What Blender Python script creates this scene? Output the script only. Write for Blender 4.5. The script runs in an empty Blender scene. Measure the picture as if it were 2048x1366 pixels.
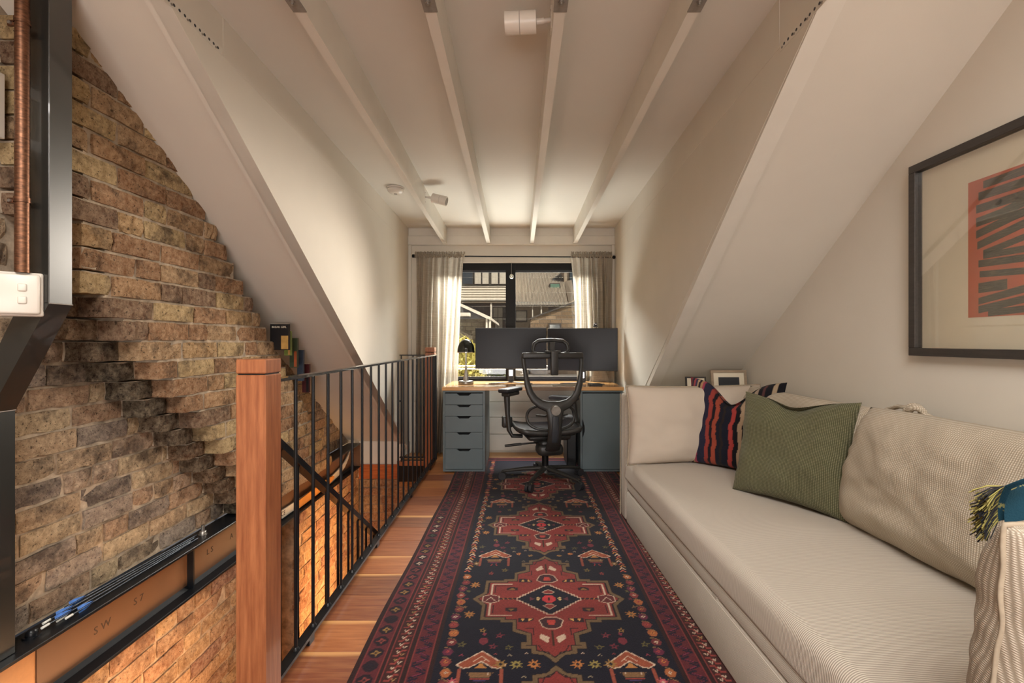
import bpy, bmesh, math, random
import numpy as np
from mathutils import Vector, Matrix, Euler, noise
random.seed(7); np.random.seed(7)
R = math.radians
sc = bpy.context.scene
COL = sc.collection

# ------------------------------------------------------------ camera, light, exposure
F, CX, CY, CH = 910.0, 1044.0, 683.0, 1.125
cam_d = bpy.data.cameras.new('camera'); cam = bpy.data.objects.new('camera', cam_d); COL.objects.link(cam)
cam.location = (0, 0, CH); cam.rotation_euler = (R(90), 0, 0)
cam_d.sensor_width = 36.0; cam_d.lens = 36.0*F/2048; cam_d.shift_x = -(CX-1024)/2048.0
cam_d.clip_start = 0.05; cam_d.clip_end = 200
sc.camera = cam
sc.view_settings.view_transform = 'Standard'; sc.view_settings.look = 'None'
sc.view_settings.gamma = 1.0; sc.view_settings.use_curve_mapping = False
sc.view_settings.exposure = 0.0
sc.cycles.max_bounces = 10; sc.cycles.diffuse_bounces = 6; sc.cycles.transparent_max_bounces = 16
sc.cycles.sample_clamp_indirect = 6.0

world = bpy.data.worlds.new('world'); sc.world = world; world.use_nodes = True
wn = world.node_tree; wn.nodes.clear()
wo = wn.nodes.new('ShaderNodeOutputWorld'); wb = wn.nodes.new('ShaderNodeBackground')
sky = wn.nodes.new('ShaderNodeTexSky'); sky.sky_type = 'HOSEK_WILKIE'; sky.turbidity = 4
sky.sun_direction = Vector((0.70, -0.60, 0.64)).normalized()
wn.links.new(sky.outputs[0], wb.inputs[0]); wb.inputs[1].default_value = 0.6
wn.links.new(wb.outputs[0], wo.inputs[0])

def light(name, kind, loc, power, color, size=None, size_y=None, target=None, spot=None, blend=0.6):
    d = bpy.data.lights.new(name, kind); d.energy = power; d.color = color
    if kind == 'AREA':
        d.shape = 'RECTANGLE'; d.size = size; d.size_y = size_y or size
    elif kind in ('POINT', 'SPOT') and size: d.shadow_soft_size = size
    if kind == 'SPOT': d.spot_size = R(spot); d.spot_blend = blend
    o = bpy.data.objects.new(name, d); COL.objects.link(o); o.location = loc
    if target is not None:
        o.rotation_euler = (Vector(target)-Vector(loc)).to_track_quat('-Z', 'Y').to_euler()
    return o
sun = light('sun', 'SUN', (8, -3, 9), 5.6, (1.0, 0.88, 0.74), target=(8-7.0, -3+6.0, 9-6.4)); sun.data.angle = R(0.6)
# daylight falling through the dormer window
light('dormer_window_daylight', 'AREA', (-0.1, 5.5, 2.75), 950, (1.0, 0.97, 0.92), 2.2, 1.3, target=(-0.05, 3.3, 0.3))
# two unseen area lights added behind and above the camera as fill
light('rear_fill', 'AREA', (0.2, -2.9, 0.62), 85, (1.0, 0.98, 0.96), 2.8, 1.0, target=(0.0, 2.5, 2.0))
light('overhead_fill', 'AREA', (-0.1, -0.6, 2.95), 150, (1.0, 0.965, 0.92), 1.6, 1.2, target=(0.1, 0.9, 0.0))
# unseen area light added below the sill, standing in for low roof bounce
light('low_bounce_fill', 'AREA', (-0.1, 5.25, 0.36), 105, (1.0, 0.97, 0.91), 2.0, 0.5, target=(-0.1, 3.2, 2.1))
# lamps of the storey below, shining up the stair well
light('stairwell_lamp', 'AREA', (-0.92, 3.6, -1.25), 30, (1.0, 0.54, 0.24), 0.35, 1.9, target=(-1.6, 3.6, -1.2)).data.spread = R(125)
light('stairwell_lamp_near', 'AREA', (-0.93, 1.75, -1.0), 36, (1.0, 0.60, 0.32), 0.35, 1.3, target=(-1.6, 1.75, -0.95)).data.spread = R(110)
# added free-floating spot that brightens the brick wall from the window side
light('brick_fill_spot', 'SPOT', (0.55, 4.0, 1.85), 215, (1.0, 0.90, 0.78), 0.30, spot=56, target=(-1.6, 1.95, 0.85))

# ------------------------------------------------------------ materials
def srgb(c):
    if isinstance(c, str):
        c = [int(c[i:i+2], 16)/255 for i in (0, 2, 4)]
    return tuple((x/12.92 if x <= 0.04045 else ((x+0.055)/1.055)**2.4) for x in c)
class NT:
    def __init__(s, name):
        s.m = bpy.data.materials.new(name); s.m.use_nodes = True
        s.t = s.m.node_tree; s.b = s.t.nodes['Principled BSDF']; s.out = s.t.nodes['Material Output']
        s.tc = s.t.nodes.new('ShaderNodeTexCoord')
    def n(s, typ, **kw):
        nd = s.t.nodes.new('ShaderNode'+typ)
        for k, v in kw.items():
            if k in nd.inputs: nd.inputs[k].default_value = v
            else: setattr(nd, k, v)
        return nd
    def l(s, a, b): s.t.links.new(a, b)
    def map(s, scale=(1, 1, 1), co='Object', rot=(0, 0, 0)):
        m = s.n('Mapping'); m.inputs['Scale'].default_value = scale; m.inputs['Rotation'].default_value = rot
        s.l(s.tc.outputs[co], m.inputs[0]); return m.outputs[0]
    def noise(s, scale, vec=None, detail=4, rough=0.55):
        nd = s.n('TexNoise', Scale=scale, Detail=detail, Roughness=rough)
        s.l(vec if vec is not None else s.tc.outputs['Object'], nd.inputs['Vector']); return nd.outputs['Fac']
    def ramp(s, fac, stops, interp='LINEAR'):
        r = s.n('ValToRGB'); cr = r.color_ramp; cr.interpolation = interp
        while len(cr.elements) < len(stops): cr.elements.new(0.5)
        for e, (p, c) in zip(cr.elements, stops):
            e.position = p; e.color = (*srgb(c), 1) if not isinstance(c, (int, float)) else (c, c, c, 1)
        s.l(fac, r.inputs[0]); return r.outputs[0]
    def mix(s, fac, a, b, mode='MIX'):
        x = s.n('Mix', data_type='RGBA', blend_type=mode)
        for inp, v in ((x.inputs[0], fac), (x.inputs[6], a), (x.inputs[7], b)):
            if isinstance(v, (int, float)): inp.default_value = v
            elif isinstance(v, (tuple, list, str)): inp.default_value = (*srgb(v), 1)
            else: s.l(v, inp)
        return x.outputs[2]
    def math(s, op, a, b=0.0):
        x = s.n('Math', operation=op)
        for i, v in enumerate((a, b)):
            if isinstance(v, (int, float)): x.inputs[i].default_value = v
            else: s.l(v, x.inputs[i])
        return x.outputs[0]
    def bump(s, h, strength=0.3, dist=0.01, prev=None):
        b = s.n('Bump', Strength=strength, Distance=dist); s.l(h, b.inputs['Height'])
        if prev is not None: s.l(prev, b.inputs['Normal'])
        s.l(b.outputs[0], s.b.inputs['Normal']); return b.outputs[0]
    def base(s, c):
        if isinstance(c, (tuple, list, str)): s.b.inputs['Base Color'].default_value = (*srgb(c), 1)
        else: s.l(c, s.b.inputs['Base Color'])
    def rough(s, v):
        if isinstance(v, (int, float)): s.b.inputs['Roughness'].default_value = v
        else: s.l(v, s.b.inputs['Roughness'])
def simple(name, c, rough=0.5, metal=0.0, var=0.06, vs=12, bump=0.0, bs=200, spec=None, coat=0):
    m = NT(name)
    nz = m.noise(vs)
    hi = tuple(min(1, x*(1+var)) for x in ([int(c[i:i+2], 16)/255 for i in (0, 2, 4)] if isinstance(c, str) else c))
    lo = tuple(x*(1-var) for x in ([int(c[i:i+2], 16)/255 for i in (0, 2, 4)] if isinstance(c, str) else c))
    m.base(m.ramp(nz, [(0.3, lo), (0.7, hi)])); m.rough(rough); m.b.inputs['Metallic'].default_value = metal
    if bump: m.bump(m.noise(bs), bump, 0.002)
    if spec is not None: m.b.inputs['Specular IOR Level'].default_value = spec
    if coat: m.b.inputs['Coat Weight'].default_value = coat
    return m.m
M = {}
M['paint'] = simple('wall_paint', 'd2ccc0', 0.75, var=0.015, vs=2, bump=0.12, bs=260)
M['paint_ceiling'] = simple('ceiling_paint', 'cfcbc1', 0.8, var=0.012, vs=1.5, bump=0.1, bs=260)
M['paint_gloss'] = simple('trim_paint', 'd4cfc4', 0.45, var=0.02, vs=5, bump=0.1, bs=60)
M['channel_black'] = simple('channel_black', '0b0d11', 0.55, 0.0, var=0.1, vs=8, spec=0.2)
M['rail_steel'] = simple('rail_steel', '202226', 0.22, 0.0, var=0.1, vs=8, spec=0.8, coat=0.6)
M['black_steel'] = simple('black_steel', '101216', 0.33, 0.0, var=0.15, vs=8, bump=0.08, bs=300, spec=0.4)
M['black_satin'] = simple('black_satin', '0f0f10', 0.5, 0.0, var=0.1, spec=0.25)
M['column_steel'] = simple('column_steel', '20211f', 0.34, 0.0, var=0.1, vs=6, bump=0.05, bs=420, spec=1.0, coat=0.6)
M['web_steel'] = simple('web_steel', '6a4b34', 0.45, 0.1, var=0.06, vs=4, bump=0.08, bs=500, spec=0.6)
M['zinc'] = simple('zinc_plated', '9a9690', 0.38, 0.85, var=0.15, vs=30)
M['bracket'] = simple('grey_bracket', '8f8982', 0.5, 0.35, var=0.08, vs=30)
M['white_plastic'] = simple('white_plastic', 'd2cbc0', 0.35, var=0.01)
M['black_plastic'] = simple('black_plastic', '161618', 0.45, var=0.1)
M['black_soft'] = simple('soft_black', '222226', 0.6, var=0.1, bump=0.1)
M['dark_grey'] = simple('dark_grey', '2e3136', 0.5, var=0.08)
M['chrome'] = simple('chrome', 'c8c8c8', 0.15, 1.0, var=0.02)
M['drawer'] = simple('drawer_lacquer', '5a676b', 0.42, var=0.025, vs=3, bump=0.05, bs=400)
M['cutout'] = simple('dark_opening', '0b0c0e', 0.9)
M['screen'] = simple('screen_glass', '1a181b', 0.30, var=0.03, vs=2, spec=0.22)
M['paper'] = simple('mat_board', 'e4dac4', 0.9, var=0.01)
M['orange_ink'] = simple('orange_print', 'c1583c', 0.85, var=0.05, vs=14)
M['black_ink'] = NT('black_print')
_m = M['black_ink']; _m.base(_m.ramp(_m.noise(30, _m.map((1, 1, 12))), [(0.45, '2b2823'), (0.72, '6a5f4e')])); _m.rough(0.9); M['black_ink'] = _m.m
M['lamp_green'] = simple('lamp_enamel', '1b1f1a', 0.16, 0.3, var=0.05, spec=0.7)
M['mortar'] = simple('mortar', '9c8c78', 0.95, var=0.2, vs=25, bump=0.8, bs=90)
M['mortar_lower'] = simple('mortar_lower', '9a8268', 0.95, var=0.2, vs=25, bump=0.8, bs=90)

def brick_mat(name, tones, stain, stain_amt):
    m = NT(name)
    oi = m.n('ObjectInfo')
    tone = m.ramp(oi.outputs['Random'], [(i/len(tones), c) for i, c in enumerate(tones)], 'CONSTANT')
    add = m.n('VectorMath', operation='ADD'); m.l(m.tc.outputs['Object'], add.inputs[0])
    cb = m.n('CombineXYZ'); r9 = m.math('MULTIPLY', oi.outputs['Random'], 37.0)
    for i in range(3): m.l(r9, cb.inputs[i])
    m.l(cb.outputs[0], add.inputs[1]); v = add.outputs[0]
    mot = m.noise(42, v, 8, 0.72)
    c = m.mix(m.ramp(mot, [(0.35, 0.0), (0.7, 1.0)]), m.mix(0.42, tone, '24160e'), m.mix(0.3, tone, 'f0dcb8'))
    big = m.noise(7.5, v, 5, 0.7)
    c = m.mix(m.math('MULTIPLY', m.ramp(big, [(0.5, 0.0), (0.66, 1.0)]), stain_amt), c, stain)
    fine = m.noise(150, v, 4, 0.75)
    pits = m.ramp(fine, [(0.33, 1.0), (0.42, 0.0)])
    c = m.mix(m.math('MULTIPLY', pits, 0.75), c, '1c130d')
    sp = m.noise(75, v, 3, 0.6)
    c = m.mix(m.math('MULTIPLY', m.ramp(sp, [(0.62, 0.0), (0.67, 1.0)]), 0.7), c, '17110e')
    m.base(c); m.rough(0.92); m.b.inputs['Specular IOR Level'].default_value = 0.2
    b1 = m.bump(m.noise(38, v, 8, 0.75), 1.0, 0.014)
    m.bump(m.ramp(fine, [(0.3, 0.0), (0.45, 1.0)]), 0.6, 0.003, b1)
    return m.m
M['brick'] = brick_mat('wall_brick', ['b99e80', 'bfa28a', 'a8968a', 'c8ae8a', 'b89478', '8f8078', 'c4a584', '74665e', 'cfb592'], '463c36', 0.75)
M['brick_flue'] = brick_mat('flue_brick', ['c49c6c', 'b98c62', 'cdae7c', 'b0805a', 'bc966e', 'a2734f', 'd6b682', '83604a'], '3e3028', 0.75)
M['brick_lower'] = brick_mat('lower_brick', ['b07a54', 'c08c5e', 'a86f4e', 'bc9064', 'b3835c', '95604a', 'c89a6a'], '5e3f30', 0.6)
M['brick_shade'] = brick_mat('shaded_brick', ['4a3426', '5c3f2c', '33251c', '6b4a32'], '120d0a', 0.6)  # dark tones hold the shade under the corbels and in the wall gap

def plank_mat():
    m = NT('floor_board')
    oi = m.n('ObjectInfo')
    tone = m.ramp(oi.outputs['Random'], [(0, '96502f'), (0.14, 'c08450'), (0.28, '743a28'), (0.42, 'd09a60'), (0.56, 'a86038'), (0.7, '803f2c'), (0.84, 'b87444')], 'CONSTANT')
    add = m.n('VectorMath', operation='ADD'); m.l(m.tc.outputs['Object'], add.inputs[0])
    cb = m.n('CombineXYZ'); m.l(m.math('MULTIPLY', oi.outputs['Random'], 50.0), cb.inputs[0]); m.l(m.math('MULTIPLY', oi.outputs['Random'], 31.0), cb.inputs[2])
    m.l(cb.outputs[0], add.inputs[1])
    mp = m.n('Mapping'); mp.inputs['Scale'].default_value = (1.6, 22, 6); m.l(add.outputs[0], mp.inputs[0])
    g = m.noise(3.0, mp.outputs[0], 6, 0.6)
    c = m.mix(m.ramp(g, [(0.3, 0.0), (0.7, 1.0)]), m.mix(0.33, tone, '3a1a10'), m.mix(0.22, tone, 'dba86c'))
    sep = m.n('SeparateXYZ'); m.l(m.tc.outputs['Generated'], sep.inputs[0])
    wob = m.math('MULTIPLY', m.math('SUBTRACT', m.noise(1.5, add.outputs[0], 2), 0.5), 0.5)
    e = m.math('ADD', sep.outputs[1], wob)
    sap = m.ramp(e, [(0.86, 0.0), (0.95, 1.0)])
    sapamt = m.ramp(oi.outputs['Random'], [(0, 0.0), (0.2, 1.0), (0.4, 0.25), (0.6, 0.9), (0.8, 0.1)], 'CONSTANT')
    c = m.mix(m.math('MULTIPLY', m.math('MULTIPLY', sap, sapamt), 0.85), c, 'd9a266')
    m.base(c); m.rough(0.36); m.b.inputs['Coat Weight'].default_value = 0.25; m.b.inputs['Coat Roughness'].default_value = 0.25
    m.bump(g, 0.06, 0.002)
    return m.m
M['plank'] = plank_mat()
def wood(name, a, b, scale=(22, 22, 1.6), rough=0.42, s=3.0, coat=0.1):
    m = NT(name); v = m.map(scale)
    g = m.noise(s, v, 6, 0.6); w = m.noise(s*6, v, 3, 0.5)
    c = m.mix(m.ramp(g, [(0.3, 0.0), (0.7, 1.0)]), a, b); c = m.mix(m.math('MULTIPLY', m.ramp(w, [(0.5, 0.0), (0.7, 1.0)]), 0.25), c, a)
    m.base(c); m.rough(rough); m.bump(g, 0.1, 0.002); m.b.inputs['Coat Weight'].default_value = coat
    return m.m
M['newel'] = wood('newel_wood', '7c452a', 'a86a44', rough=0.36, coat=0.3)
M['fascia'] = wood('fascia_wood', '8a4120', 'bd6a35', (2, 20, 20))
M['desk'] = wood('desk_wood', 'c08a50', 'dcab6e', (1.5, 25, 25), rough=0.22, coat=0.4)
M['frame_wood'] = wood('black_frame_wood', '2a2624', '3e3935', (30, 2, 30), rough=0.4)
M['frame_pale'] = wood('pale_frame_wood', '8c7a66', 'a8947c', (3, 3, 20))

def fabric(name, c, c2, rib=(0, 0, 1), period=0.0035, strength=0.35, check=False, fuzz=0.06):
    m = NT(name)
    w = m.n('TexWave', Scale=0.314/period, Distortion=0.6, Detail=1.0); w.wave_type = 'BANDS'; w.bands_direction = 'XYZ'[[abs(x) for x in rib].index(1)]
    m.l(m.tc.outputs['Object'], w.inputs['Vector']); h = w.outputs['Fac']
    if check:
        w2 = m.n('TexWave', Scale=0.314/period, Distortion=0.6, Detail=1.0); w2.wave_type = 'BANDS'; w2.bands_direction = check
        m.l(m.tc.outputs['Object'], w2.inputs['Vector']); h = m.math('MULTIPLY', h, m.math('ADD', m.math('MULTIPLY', w2.outputs['Fac'], 0.8), 0.2))
    col = m.mix(h, c2, c); col = m.mix(m.math('MULTIPLY', m.noise(5), 0.25), col, c2)
    m.base(col); m.rough(0.92); m.b.inputs['Specular IOR Level'].default_value = 0.15
    m.b.inputs['Sheen Weight'].default_value = fuzz
    m.bump(h, strength, 0.0015)
    return m.m
M['sofa'] = fabric('sofa_fabric', 'd4cbbe', 'a0968a', (0, 1, 0), 0.0052, 0.5)
M['sofa_front'] = fabric('sofa_front_fabric', 'd2c9bc', 'a0968a', (0, 0, 1), 0.0052, 0.5)
M['sofa_cushion'] = fabric('sofa_cushion_fabric', 'ded4c3', '988b78', (1, 0, 0), 0.0058, 0.6, 'Z')
M['near_weave'] = fabric('near_cushion_fabric', 'd8cebf', '8f8373', (1, 0, 0), 0.0034, 0.6, 'Z')
M['linen'] = fabric('linen_pad_fabric', 'd0c4b5', 'bcafa0', (1, 0, 0), 0.0016, 0.15, 'Z')
M['green_wool'] = fabric('green_wool', '8f8c70', '46462f', (1, 0, 0), 0.0062, 0.9, 'Z', 0.1)
M['piping'] = simple('piping_fabric', '9c8f7c', 0.9, var=0.05, vs=80)

def attr_mat(name, attr, rough=0.95, bs=320, bstr=0.5, fuzz=0.08):
    m = NT(name); a = m.n('Attribute'); a.attribute_name = attr
    c = m.mix(m.math('MULTIPLY', m.noise(350, None, 2), 0.35), a.outputs['Color'], '0c0808')
    m.base(c); m.rough(rough); m.b.inputs['Sheen Weight'].default_value = fuzz; m.b.inputs['Specular IOR Level'].default_value = 0.15
    m.bump(m.noise(bs, None, 2), bstr, 0.002)
    return m.m
M['rug'] = attr_mat('rug_pile', 'pattern')
M['kilim'] = attr_mat('kilim_weave', 'pattern', bs=260, bstr=0.4)

def curtain_mat():
    m = NT('curtain_linen')
    v = m.map((260, 260, 5)); s = m.noise(1.2, v, 3); v2 = m.map((5, 5, 320)); s2 = m.noise(1.2, v2, 2)
    c = m.ramp(m.math('MULTIPLY', m.math('ADD', s, s2), 0.5), [(0.35, 'a39a8c'), (0.65, 'cac1b3')])
    d = m.n('BsdfDiffuse'); t = m.n('BsdfTranslucent'); tr = m.n('BsdfTransparent')
    m.l(c, d.inputs[0]); m.l(c, t.inputs[0])
    a = m.n('MixShader'); a.inputs[0].default_value = 0.5; m.l(d.outputs[0], a.inputs[1]); m.l(t.outputs[0], a.inputs[2])
    b = m.n('MixShader'); b.inputs[0].default_value = 0.05; m.l(a.outputs[0], b.inputs[1]); m.l(tr.outputs[0], b.inputs[2])
    m.l(b.outputs[0], m.out.inputs[0]); return m.m
M['curtain'] = curtain_mat()
def glass_mat(name, tint=(0.97, 0.98, 0.97), r0=0.04, rough=0.0):
    m = NT(name); tr = m.n('BsdfTransparent'); tr.inputs[0].default_value = (*tint, 1)
    g = m.n('BsdfGlossy'); g.inputs['Roughness'].default_value = rough
    lw = m.n('LayerWeight', Blend=0.5); mx = m.n('MixShader')
    m.l(m.math('ADD', m.math('MULTIPLY', m.math('POWER', lw.outputs['Facing'], 5.0), 0.95), r0), mx.inputs[0])
    m.l(tr.outputs[0], mx.inputs[1]); m.l(g.outputs[0], mx.inputs[2]); m.l(mx.outputs[0], m.out.inputs[0]); return m.m
M['glass'] = glass_mat('window_glass')
M['picture_glass'] = glass_mat('picture_glass', (0.98, 0.98, 0.97), 0.15)
def mesh_fabric(name, c, a):
    m = NT(name); m.base(c); m.rough(0.7); tr = m.n('BsdfTransparent'); mx = m.n('MixShader')
    ck = m.n('TexChecker', Scale=400.0); m.l(m.tc.outputs['Object'], ck.inputs['Vector'])
    f = m.math('ADD', m.math('MULTIPLY', ck.outputs['Fac'], 0.12), a)
    m.l(f, mx.inputs[0]); m.l(m.b.outputs[0], mx.inputs[1]); m.l(tr.outputs[0], mx.inputs[2]); m.l(mx.outputs[0], m.out.inputs[0]); return m.m
M['chair_mesh'] = mesh_fabric('chair_mesh', '3a3a40', 0.36)
M['seat_mesh'] = mesh_fabric('seat_mesh', '38373a', 0.02)
def copper():
    m = NT('copper'); c = m.ramp(m.noise(60, m.map((1, 1, 3))), [(0.35, '5e4334'), (0.65, '8a6149')]); m.base(c)
    m.b.inputs['Metallic'].default_value = 0.85; m.rough(m.ramp(m.noise(120), [(0.4, 0.38), (0.7, 0.5)])); return m.m
M['copper'] = copper()
M['chair_black'] = simple('chair_plastic', '2b2a28', 0.42, var=0.08)

# ------------------------------------------------------------ mesh building
class MB:
    def __init__(s): s.v = []; s.f = []; s.sm = []
    def add(s, vs, fs, smooth=False, mat=None):
        o = len(s.v)
        if mat is not None: vs = [mat @ Vector(v) for v in vs]
        s.v += [tuple(v) for v in vs]; s.f += [tuple(i+o for i in f) for f in fs]; s.sm += [smooth]*len(fs); return s
    def box(s, x0, x1, y0, y1, z0, z1, bev=0, seg=1, mat=None, smooth=False):
        if bev:
            bm = bmesh.new(); bmesh.ops.create_cube(bm, size=1)
            for v in bm.verts: v.co = Vector((x0+(v.co.x+.5)*(x1-x0), y0+(v.co.y+.5)*(y1-y0), z0+(v.co.z+.5)*(z1-z0)))
            bmesh.ops.bevel(bm, geom=bm.edges[:], offset=bev, segments=seg, affect='EDGES', profile=0.5)
            bm.verts.index_update()
            s.add([v.co.copy() for v in bm.verts], [[v.index for v in f.verts] for f in bm.faces], smooth or seg > 1, mat); bm.free(); return s
        vs = [(x, y, z) for z in (z0, z1) for y in (y0, y1) for x in (x0, x1)]
        return s.add(vs, [(0, 2, 3, 1), (4, 5, 7, 6), (0, 1, 5, 4), (2, 6, 7, 3), (0, 4, 6, 2), (1, 3, 7, 5)], smooth, mat)
    def rings(s, rings, cap=True, smooth=True, closed=True, mat=None, loop=False):
        n = len(rings[0]); vs = [p for r in rings for p in r]; fs = []
        m = len(rings)
        for i in range(m if loop else m-1):
            a = i*n; b = ((i+1) % m)*n
            for j in range(n if closed else n-1):
                k = (j+1) % n; fs.append((a+j, a+k, b+k, b+j))
        s.add(vs, fs, smooth, mat)
        if cap and not loop and closed:
            s.add(rings[0], [tuple(range(n))[::-1]], False, mat); s.add(rings[-1], [tuple(range(n))], False, mat)
        return s
    def tube(s, pts, r, n=8, cap=True, ry=None, loop=False, mat=None, square=False):
        pts = [Vector(p) for p in pts]; rg = []; m = len(pts)
        rr = r if isinstance(r, (list, tuple)) else [r]*m
        prev = None
        for i, p in enumerate(pts):
            if loop: t = pts[(i+1) % m]-pts[i-1]
            else: t = (pts[min(i+1, m-1)]-pts[max(i-1, 0)])
            t.normalize()
            if prev is None:
                a = t.orthogonal().normalized()
                if abs(t.z) < 0.9: a = Vector((0, 0, 1)).cross(t).normalized()
                else: a = Vector((1, 0, 0))-t*t.x; a.normalize()
            else: a = prev-t*prev.dot(t); a.normalize()
            prev = a; b = t.cross(a)
            k = (ry if isinstance(ry, (list, tuple)) else [ry]*m)[i] if ry else rr[i]
            if square: rg.append([p+a*rr[i]*sx+b*k*sy for sx, sy in ((-1, -1), (1, -1), (1, 1), (-1, 1))])
            else: rg.append([p+a*rr[i]*math.cos(2*math.pi*j/n)+b*k*math.sin(2*math.pi*j/n) for j in range(n)])
        return s.rings(rg, cap, not square, True, mat, loop)
    def cyl(s, p0, p1, r0, r1=None, n=16, mat=None): return s.tube([p0, p1], [r0, r0 if r1 is None else r1], n, mat=mat)
    def lathe(s, prof, c=(0, 0, 0), n=24, mat=None, cap=True):
        return s.rings([[Vector((c[0]+r*math.cos(2*math.pi*j/n), c[1]+r*math.sin(2*math.pi*j/n), c[2]+z)) for j in range(n)] for r, z in prof], cap, True, True, mat)
    def prism(s, poly, a0, a1, axis='x', mat=None):
        def P(u, v, w): return {'x': (w, u, v), 'y': (u, w, v), 'z': (u, v, w)}[axis]
        n = len(poly); vs = [P(u, v, a0) for u, v in poly]+[P(u, v, a1) for u, v in poly]
        fs = [tuple(range(n)), tuple(range(2*n-1, n-1, -1))]+[(i, n+i, n+(i+1) % n, (i+1) % n) for i in range(n)]
        return s.add(vs, fs, False, mat)
    def grid(s, fn, nu, nv, smooth=True, mat=None):
        vs = [fn(i/(nu), j/(nv)) for j in range(nv+1) for i in range(nu+1)]
        fs = [(j*(nu+1)+i, j*(nu+1)+i+1, (j+1)*(nu+1)+i+1, (j+1)*(nu+1)+i) for j in range(nv) for i in range(nu)]
        return s.add(vs, fs, smooth, mat)
    def data(s, name, m, off=(0, 0, 0)):
        me = bpy.data.meshes.new(name)
        o = Vector(off); me.from_pydata([(v[0]-o.x, v[1]-o.y, v[2]-o.z) for v in s.v], [], s.f)
        me.polygons.foreach_set('use_smooth', s.sm)
        bm = bmesh.new(); bm.from_mesh(me); bmesh.ops.recalc_face_normals(bm, faces=bm.faces[:]); bm.to_mesh(me); bm.free()
        if m: me.materials.append(m if not isinstance(m, str) else M[m])
        me.update(); return me
def _link(o, parent, loc):
    COL.objects.link(o); o.location = loc
    if parent: o.parent = parent
    return o
def props(o, label=None, cat=None, group=None, kind=None):
    for k, v in (('label', label), ('category', cat), ('group', group), ('kind', kind)):
        if v: o[k] = v
    return o
def thing(name, label, cat, loc=(0, 0, 0), rot=(0, 0, 0), group=None, kind=None):
    o = bpy.data.objects.new(name, None); o.empty_display_size = 0.05
    _link(o, None, loc); o.rotation_euler = rot; return props(o, label, cat, group, kind)
def base_of(o):       # world base of a thing without rotation, for parts given in world coordinates
    p = Vector((0, 0, 0))
    while o is not None: p += o.location; o = o.parent
    return p
def part(name, mb, m, parent, label=None, world=True, kind=None, own=True):
    """a mesh child. world=True: mb is in world coordinates (unrotated thing); otherwise local to the thing"""
    off = base_of(parent) if world else Vector((0, 0, 0))
    if own:   # own origin at the piece's bounding centre, so object-space textures stay small
        xs = np.array(mb.v); c = Vector((xs.min(0)+xs.max(0))/2)
    else: c = off.copy()
    me = mb.data(name, m, c)
    o = bpy.data.objects.new(name, me); _link(o, parent, c-off)
    return props(o, label, None, None, kind)
def single(name, mb, m, label, cat, group=None, kind=None):
    xs = np.array(mb.v); lo, hi = xs.min(0), xs.max(0); c = Vector(((lo[0]+hi[0])/2, (lo[1]+hi[1])/2, lo[2]))
    o = bpy.data.objects.new(name, mb.data(name, m, c)); _link(o, None, c); return props(o, label, cat, group, kind)
def struct(name, mb, m, label=None): return single(name, mb, m, label, None, None, 'structure')
def text_mb(body, size, mat, ext=0.0004, align='CENTER'):
    c = bpy.data.curves.new('t', 'FONT'); c.body = body; c.size = size; c.extrude = ext; c.align_x = align; c.resolution_u = 2
    o = bpy.data.objects.new('t', c); COL.objects.link(o)
    dg = bpy.context.evaluated_depsgraph_get(); me = bpy.data.meshes.new_from_object(o.evaluated_get(dg))
    mb = MB().add([v.co.copy() for v in me.vertices], [tuple(p.vertices) for p in me.polygons], False, mat)
    bpy.data.objects.remove(o); bpy.data.curves.remove(c); bpy.data.meshes.remove(me); return mb
def at(px, py, Y): return Vector(((px-CX)*Y/F, Y, CH-(py-CY)*Y/F))
def copy_tree(o, parent=None):
    c = o.copy(); COL.objects.link(c); c.parent = parent
    for ch in list(o.children): copy_tree(ch, c)
    return c
# ------------------------------------------------------------ the room shell
XL, XR, YW, XRW = -1.147, 0.934, 4.62, 1.55
roofL = lambda y: 3.263-0.70*y
roofR = lambda y: 3.215-0.722*y
ceilZ = lambda y: 2.267+0.035*(YW-y)
YB = -3.2
# floor: every board a piece
floor = thing('floor', None, None, (0, 0, 0), kind='structure')
bw = 0.1845; y = 0.35; k = 0
fl_sub = MB().box(-0.83, XRW, YB, YW, -0.20, -0.022); fl_sub.box(XL-0.03, -0.83, 4.30, YW, -0.20, -0.022); fl_sub.box(-1.75, -0.83, YB, 0.3, -0.20, -0.022)
part('floor_base', fl_sub, 'black_satin', floor)
def plank(x0, x1, y0, y1):
    return part('floor_board', MB().box(x0, x1, y0+0.0007, y1-0.0007, -0.022, 0, bev=0.0012), 'plank', floor)
yy = -0.01
while yy < YW-0.01:
    y1 = min(yy+bw, YW)
    plank(-0.845 if yy < 4.27 else XL, XRW, yy, y1); yy += bw
part('floor_board', MB().box(-1.75, XRW, YB, -0.01, -0.022, 0), 'plank', floor)
part('nosing', MB().box(XL-0.03, -0.845, 4.28, 4.302, -0.045, 0.0), 'newel', floor, 'dark timber edge of the small landing')

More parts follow.
